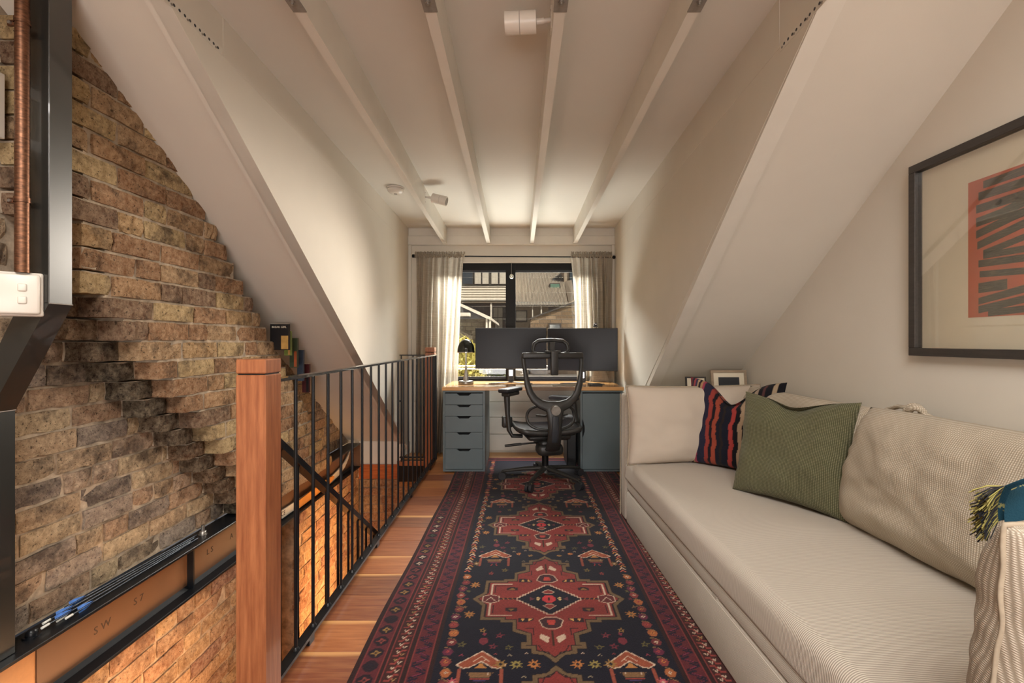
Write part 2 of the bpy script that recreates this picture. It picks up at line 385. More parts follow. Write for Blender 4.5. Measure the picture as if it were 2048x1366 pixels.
# dormer walls, raking rafters, slopes
def side_wall(name, x0, x1, roof):
    sl = 0.70 if roof is roofL else 0.722; c0 = 3.263 if roof is roofL else 3.215
    yt = (c0-(2.267+0.035*YW))/(sl-0.035)
    poly = [(yt, ceilZ(yt)), (YW, ceilZ(YW)), (YW, max(roof(YW), -0.02)), ]
    return struct(name, MB().prism(poly, x0, x1, 'x').prism([(0.28, ceilZ(0.28)), (yt, ceilZ(yt)+0.001), (yt, ceilZ(yt)+0.14), (0.28, c0-sl*0.28+0.13)], x0, x1, 'x'), 'paint')
side_wall('wall_left', XL-0.06, XL, roofL)
side_wall('wall_right', XR, XR+0.06, roofR)
def slope(name, x0, x1, roof, yfar, rec):
    return struct(name, MB().prism([(0.30, roof(0.30)+rec), (yfar, roof(yfar)+rec), (yfar, roof(yfar)+rec+0.13), (0.30, roof(0.30)+rec+0.13)], x0, x1, 'x'), 'paint')
slope('ceiling_slope_left', -1.95, XL-0.004, roofL, 4.60, 0.026)
slope('ceiling_slope_right', XR+0.004, XRW+0.1, roofR, 4.60, 0.026)
def rafter(name, x0, x1, roof, yfar):
    return struct(name, MB().prism([(0.30, roof(0.30)), (yfar, roof(yfar)), (yfar, roof(yfar)+0.05), (0.30, roof(0.30)+0.05)], x0, x1, 'x'), 'paint_gloss')
rafter('trim_1', XL-0.078, XL-0.0015, roofL, 4.55)
rafter('trim_2', XR+0.0015, XR+0.078, roofR, 4.40)
# dormer ceiling
cm = MB().prism([(0.30, ceilZ(0.3)), (YW+0.1, ceilZ(YW+0.1)), (YW+0.1, ceilZ(YW+0.1)+0.08), (0.3, ceilZ(0.3)+0.08)], XL-0.1, XR+0.1, 'x')
struct('ceiling', cm, 'paint_ceiling')
struct('ceiling_rear', MB().box(-1.95, XRW+0.2, YB-0.1, 0.32, 3.06, 3.14), 'paint_ceiling')
struct('ceiling_header', MB().box(XL-0.1, XR+0.1, 0.27, 0.31, ceilZ(0.3), 3.07), 'paint_ceiling')
struct('wall_rear', MB().box(-1.95, XRW+0.2, YB-0.1, YB, -2.8, 3.1), 'paint')
struct('wall_side', MB().box(XRW, XRW+0.1, YB, YW+0.1, -0.2, 3.1), 'paint')
struct('wall_sofa_end', MB().box(XR+0.06, XRW, 3.55, 3.62, -0.02, 0.70), 'paint')
struct('trim_3', MB().box(XR+0.06, XRW, 3.02, 3.56, 0.73, 0.76), 'paint_gloss')
struct('trim_4', MB().box(XR+0.06, XRW, 3.02, 3.05, 0.0, 0.73), 'paint_gloss')
# window wall pieces
WX0, WX1, WZ0, WZ1 = -0.86, 0.70, 0.70, 1.925
wf = MB().box(XL-0.1, WX0, YW, YW+0.12, -0.2, 2.4).box(WX1, XR+0.1, YW, YW+0.12, -0.2, 2.4).box(WX0, WX1, YW, YW+0.12, WZ1, 2.4).box(WX0, WX1, YW, YW+0.12, -0.2, WZ0)
struct('wall_window', wf, 'paint')
struct('trim_5', MB().box(XL, XR, YW-0.045, YW, 2.098, 2.19, bev=0.003), 'paint_gloss')
struct('trim_6', MB().box(XL, XR, YW-0.028, YW, 2.188, ceilZ(YW)+0.004, bev=0.002), 'paint_gloss')
struct('trim_7', MB().box(XL+0.0, XL+0.03, YW-0.03, YW, 0.0, 2.098, bev=0.002), 'paint_gloss')
struct('trim_8', MB().box(XR-0.03, XR, YW-0.03, YW, 0.0, 2.098, bev=0.002), 'paint_gloss')
struct('trim_9', MB().box(WX0-0.08, WX1+0.08, YW-0.022, YW, WZ1-0.005, WZ1+0.045, bev=0.003), 'paint_gloss')
cl = thing('wall_cladding', None, None, (0, YW, 0), kind='structure')
for z0, z1 in ((0.02, 0.185), (0.191, 0.355), (0.361, 0.515), (0.521, 0.69)):
    part('cladding_board', MB().box(XL+0.03, XR-0.03, YW-0.018, YW, z0, z1, bev=0.002), 'paint_gloss', cl)
struct('baseboard_left', MB().prism([(4.58, 0.0), (YW-0.03, 0.0), (YW-0.03, 0.12), (4.44, 0.12)], XL, XL+0.016, 'x'), 'paint_gloss')
struct('baseboard_right', MB().box(XR-0.016, XR, 3.2, YW-0.03, 0, 0.13, bev=0.002), 'paint_gloss')
# window
win = thing('window_1', None, None, (0, YW, WZ0), kind='structure')
fm = MB().box(WX0, WX1, YW+0.01, YW+0.08, WZ1-0.075, WZ1).box(WX0, WX1, YW+0.01, YW+0.08, WZ0, WZ0+0.05)
fm.box(WX0, WX0+0.06, YW+0.01, YW+0.08, WZ0, WZ1).box(WX1-0.06, WX1, YW+0.01, YW+0.08, WZ0, WZ1)
fm.box(-0.165, -0.065, YW+0.0, YW+0.09, WZ0, WZ1)
part('window_frame', fm, 'black_satin', win)
for xa, xb in ((WX0+0.06, -0.165), (-0.065, WX1-0.06)):
    sh = part('sash', MB().box(xa, xb, YW+0.03, YW+0.055, WZ1-0.092, WZ1-0.07).box(xa, xb, YW+0.03, YW+0.055, WZ0+0.05, WZ0+0.065), 'dark_grey', win)
    part('pane', MB().box(xa, xb, YW+0.04, YW+0.044, WZ0+0.05, WZ1-0.09), 'glass', sh)
struct('window_sill', MB().box(WX0, WX1, YW-0.03, YW+0.01, WZ0-0.025, WZ0, bev=0.003), 'paint_gloss')

# ceiling beams
BX = [(-0.735, -0.775), (-0.302, -0.337), (0.125, 0.098), (0.567, 0.532)]   # x at y=1.5 and at the wall
for i, (xn, xf) in enumerate(BX):
    sl = (xf-xn)/(YW-1.5); X = lambda yv: xn+(yv-1.5)*sl
    vs = []
    for yv in (0.35, YW-0.028):
        zb = ceilZ(yv)-0.162; w = 0.0185
        vs += [(X(yv)-w, yv, zb), (X(yv)+w, yv, zb), (X(yv)+w, yv, ceilZ(yv)+0.002), (X(yv)-w, yv, ceilZ(yv)+0.002)]
    mb = MB().add(vs, [(0, 1, 2, 3), (7, 6, 5, 4), (0, 4, 5, 1), (1, 5, 6, 2), (2, 6, 7, 3), (3, 7, 4, 0)])
    lab = ['white ceiling beam nearest the brick wall, smoke alarm beside it', 'white ceiling beam left of centre, above the window middle bar',
           'white ceiling beam carrying the large spotlight, right of centre', 'white ceiling beam nearest the sofa side'][i]
    t = thing('ceiling_beam', lab, 'beam', (X(2.5), 2.5, ceilZ(2.5)-0.162))
    part('timber', mb, 'paint_gloss', t, own=False)
    zb = ceilZ(1.42)-0.162
    br = part('beam_bracket', MB().box(X(1.4)-0.0225, X(1.4)+0.0225, 1.30, 1.505, zb-0.0045, zb-0.0003, bev=0.001), 'bracket', t, 'grey metal plate under the beam')
    part('bolt', MB().lathe([(0.009, -0.006), (0.009, 0.0)], (X(1.455), 1.455, zb-0.0045), 6).lathe([(0.004, -0.012), (0.004, 0)], (X(1.455), 1.455, zb-0.004), 10), 'zinc', br)

# perforated straps
def strap(px0, x, ya, yb, z, label):
    t = thing('perforated_strap', label, 'metal strap', (x, (ya+yb)/2, z))
    sgn = 1 if x < 0 else -1
    part('strap_band', MB().box(min(x, x+sgn*0.0015), max(x, x+sgn*0.0015), ya, yb, z-0.014, z+0.014), 'paint_gloss', t)
    n = int((yb-ya)/0.024)
    for i in range(n):
        c = ya+0.012+i*0.024
        part('strap_hole', MB().cyl((x+sgn*0.001, c, z), (x+sgn*0.0022, c, z), 0.0052, n=8), 'dark_grey', t)
        if i % 3 == 1: part('screw_head', MB().cyl((x+sgn*0.001, c+0.012, z-0.006), (x+sgn*0.004, c+0.012, z-0.006), 0.004, n=8), 'zinc', t)
strap(0, XL, 1.15, 1.74, 2.232, 'perforated metal strap on the dormer wall above the brick side')
strap(0, XR, 1.15, 1.645, 2.185, 'perforated metal strap on the dormer wall above the sofa side')
# board joint lines
struct('trim_10', MB().prism([(1.745, 2.218), (YW, 2.085), (YW, ceilZ(YW)), (1.745, ceilZ(1.745))], XL, XL+0.0012, 'x'), 'paint')
struct('trim_11', MB().prism([(1.65, 2.19), (YW, 2.085), (YW, ceilZ(YW)), (1.65, ceilZ(1.65))], XR-0.0012, XR, 'x'), 'paint')

# ------------------------------------------------------------ brickwork
BXW = -1.715      # base plane of upper wall
def brick_mesh(name, L, d, h, seed, m):
    rnd = random.Random(seed)
    nu, nv = 5, 2; j = lambda a: rnd.uniform(-a, a)
    fr = []
    for b in range(nv+1):
        for a in range(nu+1):
            eu = a in (0, nu); ev = b in (0, nv)
            x = j(0.0035)-(0.006 if (eu and ev) else (0.003 if (eu or ev) else 0))
            fr.append((x, (a/nu-0.5)*L*(0.985)+j(0.003), (b/nv-0.5)*h+j(0.0028)))
    ring = [i for i in range(nu+1)]+[(b*(nu+1)+nu) for b in range(1, nv+1)]+[nv*(nu+1)+a for a in range(nu-1, -1, -1)]+[b*(nu+1) for b in range(nv-1, 0, -1)]
    vs = list(fr); back = [(-d, fr[i][1], fr[i][2]) for i in ring]
    fs = [(b*(nu+1)+a, b*(nu+1)+a+1, (b+1)*(nu+1)+a+1, (b+1)*(nu+1)+a) for b in range(nv) for a in range(nu)]
    o = len(vs); vs += back; n = len(ring)
    fs += [(ring[(i+1) % n], ring[i], o+i, o+(i+1) % n) for i in range(n)]
    return MB().add(vs, fs).data(name, m)
_bc = {}
def brick(parent, x, yc, zc, L, d, m, rnd, face='x', h=0.0715):
    key = (round(L/0.02), round(d*100), m, rnd.randrange(3))
    if key not in _bc: _bc[key] = (brick_mesh('brick', key[0]*0.02-0.009, d, h, hash(key[:2])+key[3], m), key[0]*0.02)
    me, l0 = _bc[key]
    o = bpy.data.objects.new('brick', me); COL.objects.link(o)
    o.parent = parent; jit = rnd.uniform(-0.005, 0.005)
    if face == 'x':
        o.location = Vector((x+jit, yc, zc))-parent.location; o.rotation_euler = (rnd.uniform(-.012, .012), 0, rnd.uniform(-.015, .015)); o.scale = (1, L/l0, 1)
    else:
        o.location = Vector((yc, x-jit, zc))-parent.location; o.rotation_euler = (0, rnd.uniform(-.01, .01), R(-90)+rnd.uniform(-.015, .015)); o.scale = (1, L/l0, 1)
    return o
CRS = 0.0828
def course_bricks(y0, y1, k, rnd, stretcher=0.232, header=0.117):
    """lengths along a course between y0 and y1, as a steady pattern"""
    out = []; y = -0.06-(k % 2)*0.118-0.03*((k*7) % 3); i = 0
    rs = random.Random(k*13+5)
    while y < y1:
        L = header if rs.random() < 0.16 else stretcher*rs.uniform(0.96, 1.03)
        a, b = max(y, y0), min(y+L, y1)
        if b-a > 0.055: out.append(((a+b)/2, b-a))
        y += L; i += 1
    return out
z_bot = 0.132
wall_brick = thing('wall_brick', None, None, (BXW, 2.5, 0.13), kind='structure')
part('mortar_bed', MB().box(-1.95, BXW-0.010, YB, 4.72, 0.125, 3.1), 'mortar', wall_brick)
ylo = lambda z: 1.60 if 1.26 < z < 1.50 else (1.475 if z >= 1.50 else 1.737+(1.197-z)*1.0)
yhi = lambda z: 2.2+(1.749-z)*0.92
FX = -1.525; FMX = -1.615
rb = random.Random(3)
k = 0; z = z_bot
flue = thing('chimney_flue', 'slanting corbelled brick flue projecting from the brick wall, yellowish bricks', 'chimney breast', (FX, 2.3, 0.13))
fl_core = MB()
while z < 2.75:
    zc = z+CRS/2
    yl = round(ylo(zc)/0.0828)*0.0828+0.0; yh = min(yhi(zc), (3.263-zc)/0.70+0.12)
    # base wall
    yend = min(4.55, (3.27-zc)/0.70+0.10)
    for yc, L in course_bricks(0.95, yl-0.05, k, rb): brick(wall_brick, BXW, yc, zc, L, 0.05, 'brick', rb)
    if zc < 1.0:
        for yc, L in course_bricks(yh-0.1, yend, k, rb): brick(wall_brick, BXW, yc, zc, L, 0.05, 'brick', rb)
    # middle corbel layer and front face of the flue
    if yh-yl > 0.1:
        fl_core.box(BXW-0.05, FX-0.010, yl+0.10, yh-0.012, z, z+CRS); fl_core.box(BXW-0.05, FX-0.010, yl+0.012, yl+0.10, z+0.010, z+CRS)
        if z < 1.26:
            fl_core.box(BXW-0.05, FMX-0.010, yl-0.115, yl+0.02, z+0.010, z+CRS-0.002)
            brick(flue, FMX, yl-0.06, zc, 0.13, 0.10, 'brick_shade', rb)
        pieces = []; yv = yl; first = True
        rs = random.Random(k+40)
        while yv < yh-0.05:
            L = (0.232 if k % 2 else 0.122) if first else (0.232 if rs.random() > 0.22 else 0.117)
            if yh-yv-L < 0.07: L = yh-yv
            L = min(L, 0.26) if yh-yv-L >= 0.07 else L
            pieces.append((yv+L/2, L)); yv += L; first = False
        for i, (yc, L) in enumerate(pieces):
            brick(flue, FX, yc, zc, L, 0.19, 'brick_flue', rb)
    k += 1; z += CRS
part('mortar_bed', fl_core, 'mortar', flue)
# underside pieces with shade in their tones are the corbel layer above; lower wall, below the steel channel
XLW = -1.61
wl = thing('wall_stairwell', None, None, (XLW, 2.5, -2.7), kind='structure')
part('mortar_bed', MB().box(-1.95, XLW-0.010, YB, 3.02, -2.8, -0.118).box(-1.95, XLW-0.010, 3.30, 4.72, -2.8, -0.118).box(-1.95, -1.88, 3.0, 3.32, -2.8, -0.118), 'mortar_lower', wl)
rb = random.Random(11)
for k in range(13):
    zc = -0.118-CRS*(k+0.5)
    for a, b in ((1.35, 3.03), (3.29, 4.50)):
        for yc, L in course_bricks(a, b, k+3, rb): brick(wl, XLW, yc, zc, L, 0.05, 'brick_lower', rb)
    brick(wl, -1.82, 3.16, zc, 0.24, 0.05, 'brick_shade', rb)  # back of the gap, its shade put into the brick colour
wv = thing('wall_stair_end', None, None, (-1.2, 4.5, -2.7), kind='structure')
part('mortar_bed', MB().box(XLW, -0.80, 4.51, 4.60, -2.8, -0.21), 'mortar_lower', wv)
for k in range(11):
    zc = -0.235-CRS*(k+0.5)
    for yc, L in course_bricks(XLW+5.0, -0.80+5.0, k, rb): brick(wv, 4.50, yc-5.0, zc, L, 0.05, 'brick_lower', rb, 'y')
struct('trim_12', MB().box(XLW+0.0, -0.80, 4.485, 4.50, -0.228, -0.088), 'fascia')
struct('wall_knee', MB().box(XLW, XL-0.03, 4.50, 4.56, -0.088, 0.16), 'paint')
struct('wall_stairs', MB().box(-0.845, -0.80, YB, 4.5, -2.8, -0.2), 'paint')
struct('floor_below', MB().box(-1.95, -0.80, YB, 4.6, -2.86, -2.8), 'fascia')

# ------------------------------------------------------------ steel
ch = thing('steel_channel', 'black steel channel beam with brown web bolted along the brick wall', 'steel beam', (-1.65, 2.9, -0.112))
part('top_flange', MB().box(-1.714, -1.592, 0.9, 4.47, 0.112, 0.125, bev=0.002), 'black_steel', ch)
part('bottom_flange', MB().box(-1.714, -1.592, 0.9, 4.47, -0.112, -0.098, bev=0.002).prism([(-1.660, -0.098), (-1.645, -0.098), (-1.660, -0.083)], 1.56, 4.47, 'y'), 'channel_black', ch)
part('web', MB().box(-1.70, -1.660, 1.557, 4.47, -0.098, 0.112), 'web_steel', ch, 'brown sheened web of the channel')
part('stiffener', MB().box(-1.661, -1.630, 2.255, 2.265, -0.098, 0.098), 'black_steel', ch)
part('end_plate', MB().box(-1.70, -1.592, 4.47, 4.485, -0.112, 0.125), 'web_steel', ch)
part('end_block', MB().box(-1.714, -1.665, 0.9, 1.557, -0.098, 0.112), wood('block_wood', 'a5744a', 'c08a58', (4, 4, 4)), ch, 'tan timber packer at the near end')
def yz_text(body, size, y, z, x, parent, mname, flip=False):
    rot = Matrix.Translation((x, y, z)) @ Matrix(((0, 0, 1, 0), (1, 0, 0, 0), (0, 1, 0, 0), (0, 0, 0, 1)))
    return part('lettering', text_mb(body, size, rot), mname, parent)
M['stamp'] = simple('stamp_mark', '3a2a1f', 0.6)
yz_text('S W', 0.042, 1.80, -0.015, -1.6595, ch, 'stamp'); yz_text('S 7', 0.042, 1.97, -0.005, -1.6595, ch, 'stamp')
yz_text('L S', 0.042, 2.42, 0.0, -1.6595, ch, 'stamp'); yz_text('A', 0.042, 2.60, 0.0, -1.6595, ch, 'stamp')
hb = thing('hex_bolt', 'zinc hex bolt standing up on the black channel at its middle', 'bolt', (-1.655, 2.36, 0.125))
part('shank', MB().cyl((-1.655, 2.36, 0.125), (-1.655, 2.36, 0.172), 0.0085, n=12), 'zinc', hb)
part('nut', MB().lathe([(0.0165, 0), (0.0165, 0.014), (0.012, 0.016)], (-1.655, 2.36, 0.128), 6), 'zinc', hb)
part('washer', MB().lathe([(0.02, 0), (0.02, 0.003)], (-1.655, 2.36, 0.125), 16), 'zinc', hb)
hb2 = thing('hex_nut', 'black nut and washer on the channel at the column foot', 'bolt', (-1.665, 1.545, 0.125))
part('nut', MB().lathe([(0.0165, 0), (0.0165, 0.014), (0.008, 0.02)], (-1.665, 1.545, 0.129), 6), 'black_steel', hb2)
part('washer', MB().lathe([(0.024, 0), (0.024, 0.004)], (-1.665, 1.545, 0.125), 16), 'black_steel', hb2)
# column: upper shaft, raking knee, lower shaft
colm = thing('steel_column', 'black steel column with a cranked knee in front of the brick wall', 'steel column', (-1.66, 1.43, 0.125))
ya, yb = 1.39, 1.463
up = [(-1.51, -1.445), (1.242, 2.30)]
part('upper_shaft', MB().box(-1.535, -1.445, ya, yb, 1.242, 2.42, bev=0.002), 'column_steel', colm)
part('knee', MB().prism([(-1.535, 1.242), (-1.445, 1.242), (-1.628, 0.905), (-1.70, 0.905)], ya, yb, 'y'), 'column_steel', colm)
part('lower_shaft', MB().box(-1.70, -1.628, ya, yb, 0.1255, 0.905, bev=0.002), 'column_steel', colm)
part('weld', MB().tube([(-1.445, ya, 1.242), (-1.445, yb, 1.242)], 0.002, 6).tube([(-1.628, ya, 0.905), (-1.628, yb, 0.905)], 0.002, 6), 'bracket', colm)
pp = thing('copper_pipe', 'copper pipe clipped upright beside the black column', 'pipe', (-1.535, 1.40, 1.33))
PX, PY = -1.485, 1.352
part('pipe', MB().cyl((PX, PY, 1.33), (PX, PY, 2.45), 0.0165, n=20), 'copper', pp)
for zc in (2.075, 1.545):
    c = MB().lathe([(0.0185, -0.008), (0.0185, 0.008)], (PX, PY, zc), 20, cap=False)
    c.box(PX-0.05, PX-0.015, PY+0.004, PY+0.012, zc-0.007, zc+0.009)
    cp = part('clip', c, 'copper', pp)
    part('screw', MB().cyl((PX-0.040, PY+0.006, zc), (PX-0.040, PY-0.001, zc), 0.005, n=8), 'zinc', cp)
# light switch
sw = thing('light_switch', 'white double rocker light switch at the foot of the copper pipe', 'light switch', (-1.50, 1.35, 1.2), rot=(0, 0, R(38)))
part('back_box', MB().box(-0.055, 0.055, 0.0, 0.035, 0.0, 0.132, bev=0.006, seg=2), 'white_plastic', sw, world=False)
part('cover_plate', MB().box(-0.05, 0.05, -0.014, 0.001, 0.006, 0.126, bev=0.007, seg=2), 'white_plastic', sw, world=False)
for zc in (0.085, 0.048): part('rocker', MB().box(0.004, 0.024, -0.019, -0.010, zc-0.0115, zc+0.0115, bev=0.004, seg=2), 'paint_gloss', sw, world=False)
# edge of a picture on the brick
pf = thing('picture_frame', 'white framed picture on the brick wall, cut off by the left edge', 'picture', (-1.69, 1.36, 1.78))
part('frame', MB().box(-1.715, -1.675, 1.44, 1.475, 1.78, 1.99, bev=0.002).box(-1.715, -1.675, 1.2, 1.44, 1.955, 1.99).box(-1.715, -1.675, 1.2, 1.44, 1.78, 1.815).box(-1.715, -1.675, 1.165, 1.2, 1.78, 1.99), 'white_plastic', pf)
part('print', MB().box(-1.70, -1.69, 1.2, 1.44, 1.815, 1.955), 'paper', pf)

# ------------------------------------------------------------ balustrades
RXn, RXf = -0.789, -0.805
RX = lambda yv: RXn+(RXf-RXn)*(yv-1.45)/(4.2-1.45)
def newel(loc, label, w, h, low=-0.25):
    t = thing('newel_post', label, 'post', (loc[0], loc[1], low))
    part('shaft', MB().box(loc[0]-w/2, loc[0]+w/2, loc[1]-w/2, loc[1]+w/2, low, h-0.046, bev=0.003), 'newel', t)
    part('neck', MB().box(loc[0]-w/2+0.005, loc[0]+w/2-0.005, loc[1]-w/2+0.005, loc[1]+w/2-0.005, h-0.047, h-0.040), 'black_satin', t)
    part('cap', MB().box(loc[0]-w/2, loc[0]+w/2, loc[1]-w/2, loc[1]+w/2, h-0.042, h, bev=0.003), 'newel', t)
newel((-0.795, 1.376), 'thick brown timber newel post in front, at the near end of the railing', 0.088, 1.0725)
newel((-0.852, 4.245), 'slim timber newel post at the far end of the railing near the curtain', 0.086, 1.07)
rail = thing('balustrade', 'black steel balustrade running along the floor edge between the two newel posts', 'railing', (-0.797, 2.8, 0))
def barY(x0, y0, x1, y1, z0, z1, w):
    return MB().add([(x0-w, y0, z0), (x0+w, y0, z0), (x0+w, y0, z1), (x0-w, y0, z1), (x1-w, y1, z0), (x1+w, y1, z0), (x1+w, y1, z1), (x1-w, y1, z1)],
                    [(0, 1, 2, 3), (7, 6, 5, 4), (0, 4, 5, 1), (1, 5, 6, 2), (2, 6, 7, 3), (3, 7, 4, 0)])
part('top_rail', barY(RX(1.42), 1.42, RX(4.2), 4.2, 0.996, 1.006, 0.0175), 'rail_steel', rail)
part('bottom_rail', barY(RX(1.42), 1.42, RX(4.2), 4.2, 0.038, 0.050, 0.0175), 'black_steel', rail)
yv = 1.588
while yv < 4.17:
    x = RX(yv)
    b = part('baluster', MB().cyl((x, yv, 0.05), (x, yv, 0.997), 0.0063, n=10), 'black_steel', rail)
    part('foot_weld', MB().lathe([(0.013, 0), (0.010, 0.006), (0.0065, 0.010)], (x, yv, 0.050), 10), 'black_steel', b)
    yv += 0.1342
part('end_bar', MB().box(RX(4.19)-0.02, RX(4.19)+0.02, 4.18, 4.20, 0.04, 0.998), 'black_steel', rail)
for yv in (1.7, 2.5, 3.3, 4.0): part('rail_bracket', MB().box(RX(yv)-0.006, RX(yv)+0.006, yv-0.02, yv+0.02, 0.0, 0.038), 'black_steel', rail)
rr = thing('balustrade', 'short black steel return balustrade between the far newel post and the dormer wall', 'railing', (-1.02, 4.26, 0))
part('top_rail', MB().box(-1.145, -0.895, 4.25, 4.27, 0.992, 1.002), 'black_steel', rr)
part('bottom_rail', MB().box(-1.145, -0.895, 4.25, 4.27, 0.035, 0.047), 'black_steel', rr)
for x in (-1.13, -1.02, -0.92): part('baluster', MB().cyl((x, 4.26, 0.0 if x < -1.1 else 0.04), (x, 4.26, 0.995), 0.0063, n=10), 'black_steel', rr)
part('wall_bracket', MB().box(-1.146, -1.13, 4.252, 4.268, 0.56, 0.575), 'black_steel', rr)
# stair balustrade descending
SX = -0.905
sr = thing('stair_balustrade', 'black steel stair handrail sloping down into the stair well behind the balustrade', 'railing', (SX, 2.2, -0.6))
zr = lambda yv: 0.749-(yv-1.692)*0.722
def sloped(y0, y1, dz, t, w):
    a, b = zr(y0)+dz, zr(y1)+dz
    return MB().add([(SX-w, y0, a-t), (SX+w, y0, a-t), (SX+w, y0, a), (SX-w, y0, a), (SX-w, y1, b-t), (SX+w, y1, b-t), (SX+w, y1, b), (SX-w, y1, b)],
                    [(0, 1, 2, 3), (7, 6, 5, 4), (0, 4, 5, 1), (1, 5, 6, 2), (2, 6, 7, 3), (3, 7, 4, 0)])
part('handrail', sloped(1.52, 3.5, 0.006, 0.032, 0.02), 'black_steel', sr)
part('bottom_rail', sloped(1.52, 3.5, -0.86, 0.012, 0.0175), 'black_steel', sr)
yv = 1.70
while yv < 3.45:
    part('baluster', MB().cyl((SX, yv, zr(yv)-0.86), (SX, yv, zr(yv)-0.02), 0.0063, n=10), 'black_steel', sr)
    yv += 0.1342
st = thing('staircase', 'timber stair treads going down below the balustrade', 'stairs', (-1.2, 2.3, -2.8))
for i in range(8):
    y0 = 1.25+i*0.24; zt = -0.36-i*0.18
    part('tread', MB().box(-1.60, -0.95, y0, y0+0.27, zt-0.035, zt, bev=0.003), 'newel', st)

# arrows on the channel
M['blue_vane'] = simple('blue_vane', '3f6fb8', 0.4, var=0.15, vs=60); M['white_vane'] = simple('white_vane', 'dcdcd4', 0.5)
M['shaft_carbon'] = simple('carbon_shaft', '3a4048', 0.25, 0.4, var=0.1)
AR = [((-1.690, 1.665), (-1.672, 2.34), 'archery arrow nearest the bricks on the black channel', 'blue_vane'),
      ((-1.672, 1.60), (-1.660, 2.30), 'archery arrow with its pale nock farthest toward the column', 'blue_vane'),
      ((-1.650, 1.575), (-1.648, 2.26), 'archery arrow with one white vane on the black channel', 'white_vane'),
      ((-1.622, 1.63), (-1.640, 2.30), 'archery arrow nearest the front edge of the black channel', 'blue_vane')]
for (xa, y0), (xb, y1), lab, vm in AR:
    a = thing('arrow', lab, 'arrow', (xa, y0, 0.125), group='archery arrows on the steel channel')
    z0 = 0.140
    part('shaft', MB().cyl((xa, y0, z0), (xb, y1, 0.130), 0.0035, n=8), 'shaft_carbon', a)
    part('nock', MB().cyl((xa, y0-0.012, z0), (xa, y0+0.012, z0), 0.0045, n=8), 'white_vane', a)
    for q, ang in enumerate((20, 140, 260)):
        c, s = math.cos(R(ang)), math.sin(R(ang)); r0, r1 = 0.0035, 0.014
        yA = y0+0.035; pr = [(0.0, r0), (0.006, r1), (0.03, r1*0.95), (0.06, r0)]
        X = lambda t: xa+(xb-xa)*(yA+t-y0)/(y1-y0)
        vs = [(X(t)+c*r, yA+t, z0+s*r) for t, r in pr]+[(X(t)+c*r+s*0.0006, yA+t, z0+s*r+c*0.0006) for t, r in pr]
        part('vane', MB().add(vs, [(0, 1, 2, 3), (7, 6, 5, 4), (0, 1, 5, 4), (1, 2, 6, 5), (2, 3, 7, 6)]), vm if q == 2 else 'blue_vane', a)
# boards lying in the channel
M['ski_white'] = simple('ski_white', 'c9c6ba', 0.35, var=0.03); M['ski_orange'] = simple('ski_orange', 'c0833f', 0.4)
sk = thing('ski', 'pale ski with dark lettering lying in the steel channel, its tip curving up', 'ski', (-1.62, 3.2, -0.09))
pts = [(2.95, -0.055), (3.4, -0.065), (3.7, -0.068), (3.95, -0.062), (4.1, -0.045), (4.22, -0.012), (4.30, 0.035), (4.34, 0.075)]
vs = []; w = 0.028
for i, (yv, zv) in enumerate(pts):
    ww = w*(1 if i < 5 else [0.9, 0.7, 0.35][i-5])
    vs += [(-1.650, yv, zv-ww), (-1.650, yv, zv+ww), (-1.640, yv, zv+ww), (-1.640, yv, zv-ww)]
part('ski_body', MB().rings([vs[i*4:i*4+4] for i in range(len(pts))], smooth=False), 'ski_white', sk)
yz_text('ICE', 0.045, 3.12, -0.07, -1.6396, sk, 'stamp')
s2 = thing('ski', 'orange and tan ski end beside the pale ski in the steel channel', 'ski', (-1.62, 3.6, -0.09))
part('ski_body', MB().rings([[(-1.63, a, b-c), (-1.63, a, b+c), (-1.62, a, b+c), (-1.62, a, b-c)] for a, b, c in ((3.30, -0.06, 0.03), (3.6, -0.055, 0.032), (3.8, -0.05, 0.03), (3.9, -0.045, 0.018), (3.93, -0.043, 0.006))], smooth=False), 'ski_orange', s2)

# books standing on the steps of the flue
def step_book(px0, px1, pyt, pyb, Y, dz, cols, lab, txt=None):
    a, b = at(px0, pyt, Y), at(px1, pyb, Y)
    t = thing('book', lab, 'book', (b.x, Y, b.z), group='books on the brick steps')
    w = max(0.02, (b.x-a.x))
    part('cover', MB().box(a.x, b.x, Y, Y+0.022, b.z, a.z, bev=0.0012), cols[0], t)
    part('pages', MB().box(a.x+0.003, b.x-0.003, Y+0.003, Y+0.019, a.z-0.001, a.z+0.001), 'paper', t)
    if len(cols) > 1: part('cover_band', MB().box(a.x+(b.x-a.x)*0.6, b.x-0.002, Y-0.0008, Y, b.z+0.005, b.z+(a.z-b.z)*0.55), cols[1], t)
    if txt:
        rot = Matrix.Translation(((a.x+b.x)/2, Y-0.001, a.z-0.024)) @ Matrix(((1, 0, 0, 0), (0, 0, -1, 0), (0, 1, 0, 0), (0, 0, 0, 1)))
        part('lettering', text_mb(txt, 0.017, rot), 'paper', t)
for nm, c in (('bk_black', '151214'), ('bk_yellow', 'b0894a'), ('bk_green', '3c4632'), ('bk_orange', 'a0502c'), ('bk_blue', '3a4656'), ('bk_maroon', '4a1c1e'), ('bk_lime', '6f7f3a')): M[nm] = simple(nm, c, 0.4, var=0.1, vs=30)
step_book(540, 577, 648, 700, 2.80, 0, ['bk_black', 'bk_yellow'], 'black book with white lettering, topmost on the brick steps', 'BREAK GIRL')
step_book(568, 581, 662, 711, 2.86, 0, ['bk_lime', 'bk_yellow'], 'yellow green book behind the black one on the brick steps')
step_book(579, 594, 676, 735, 2.98, 0, ['bk_green', 'bk_orange'], 'green and orange book in the middle of the brick steps')
step_book(594, 606, 700, 762, 3.12, 0, ['bk_blue'], 'blue grey book on the lower brick steps')
step_book(604, 618, 728, 785, 3.22, 0, ['bk_maroon', 'bk_black'], 'maroon book, lowest on the brick steps')
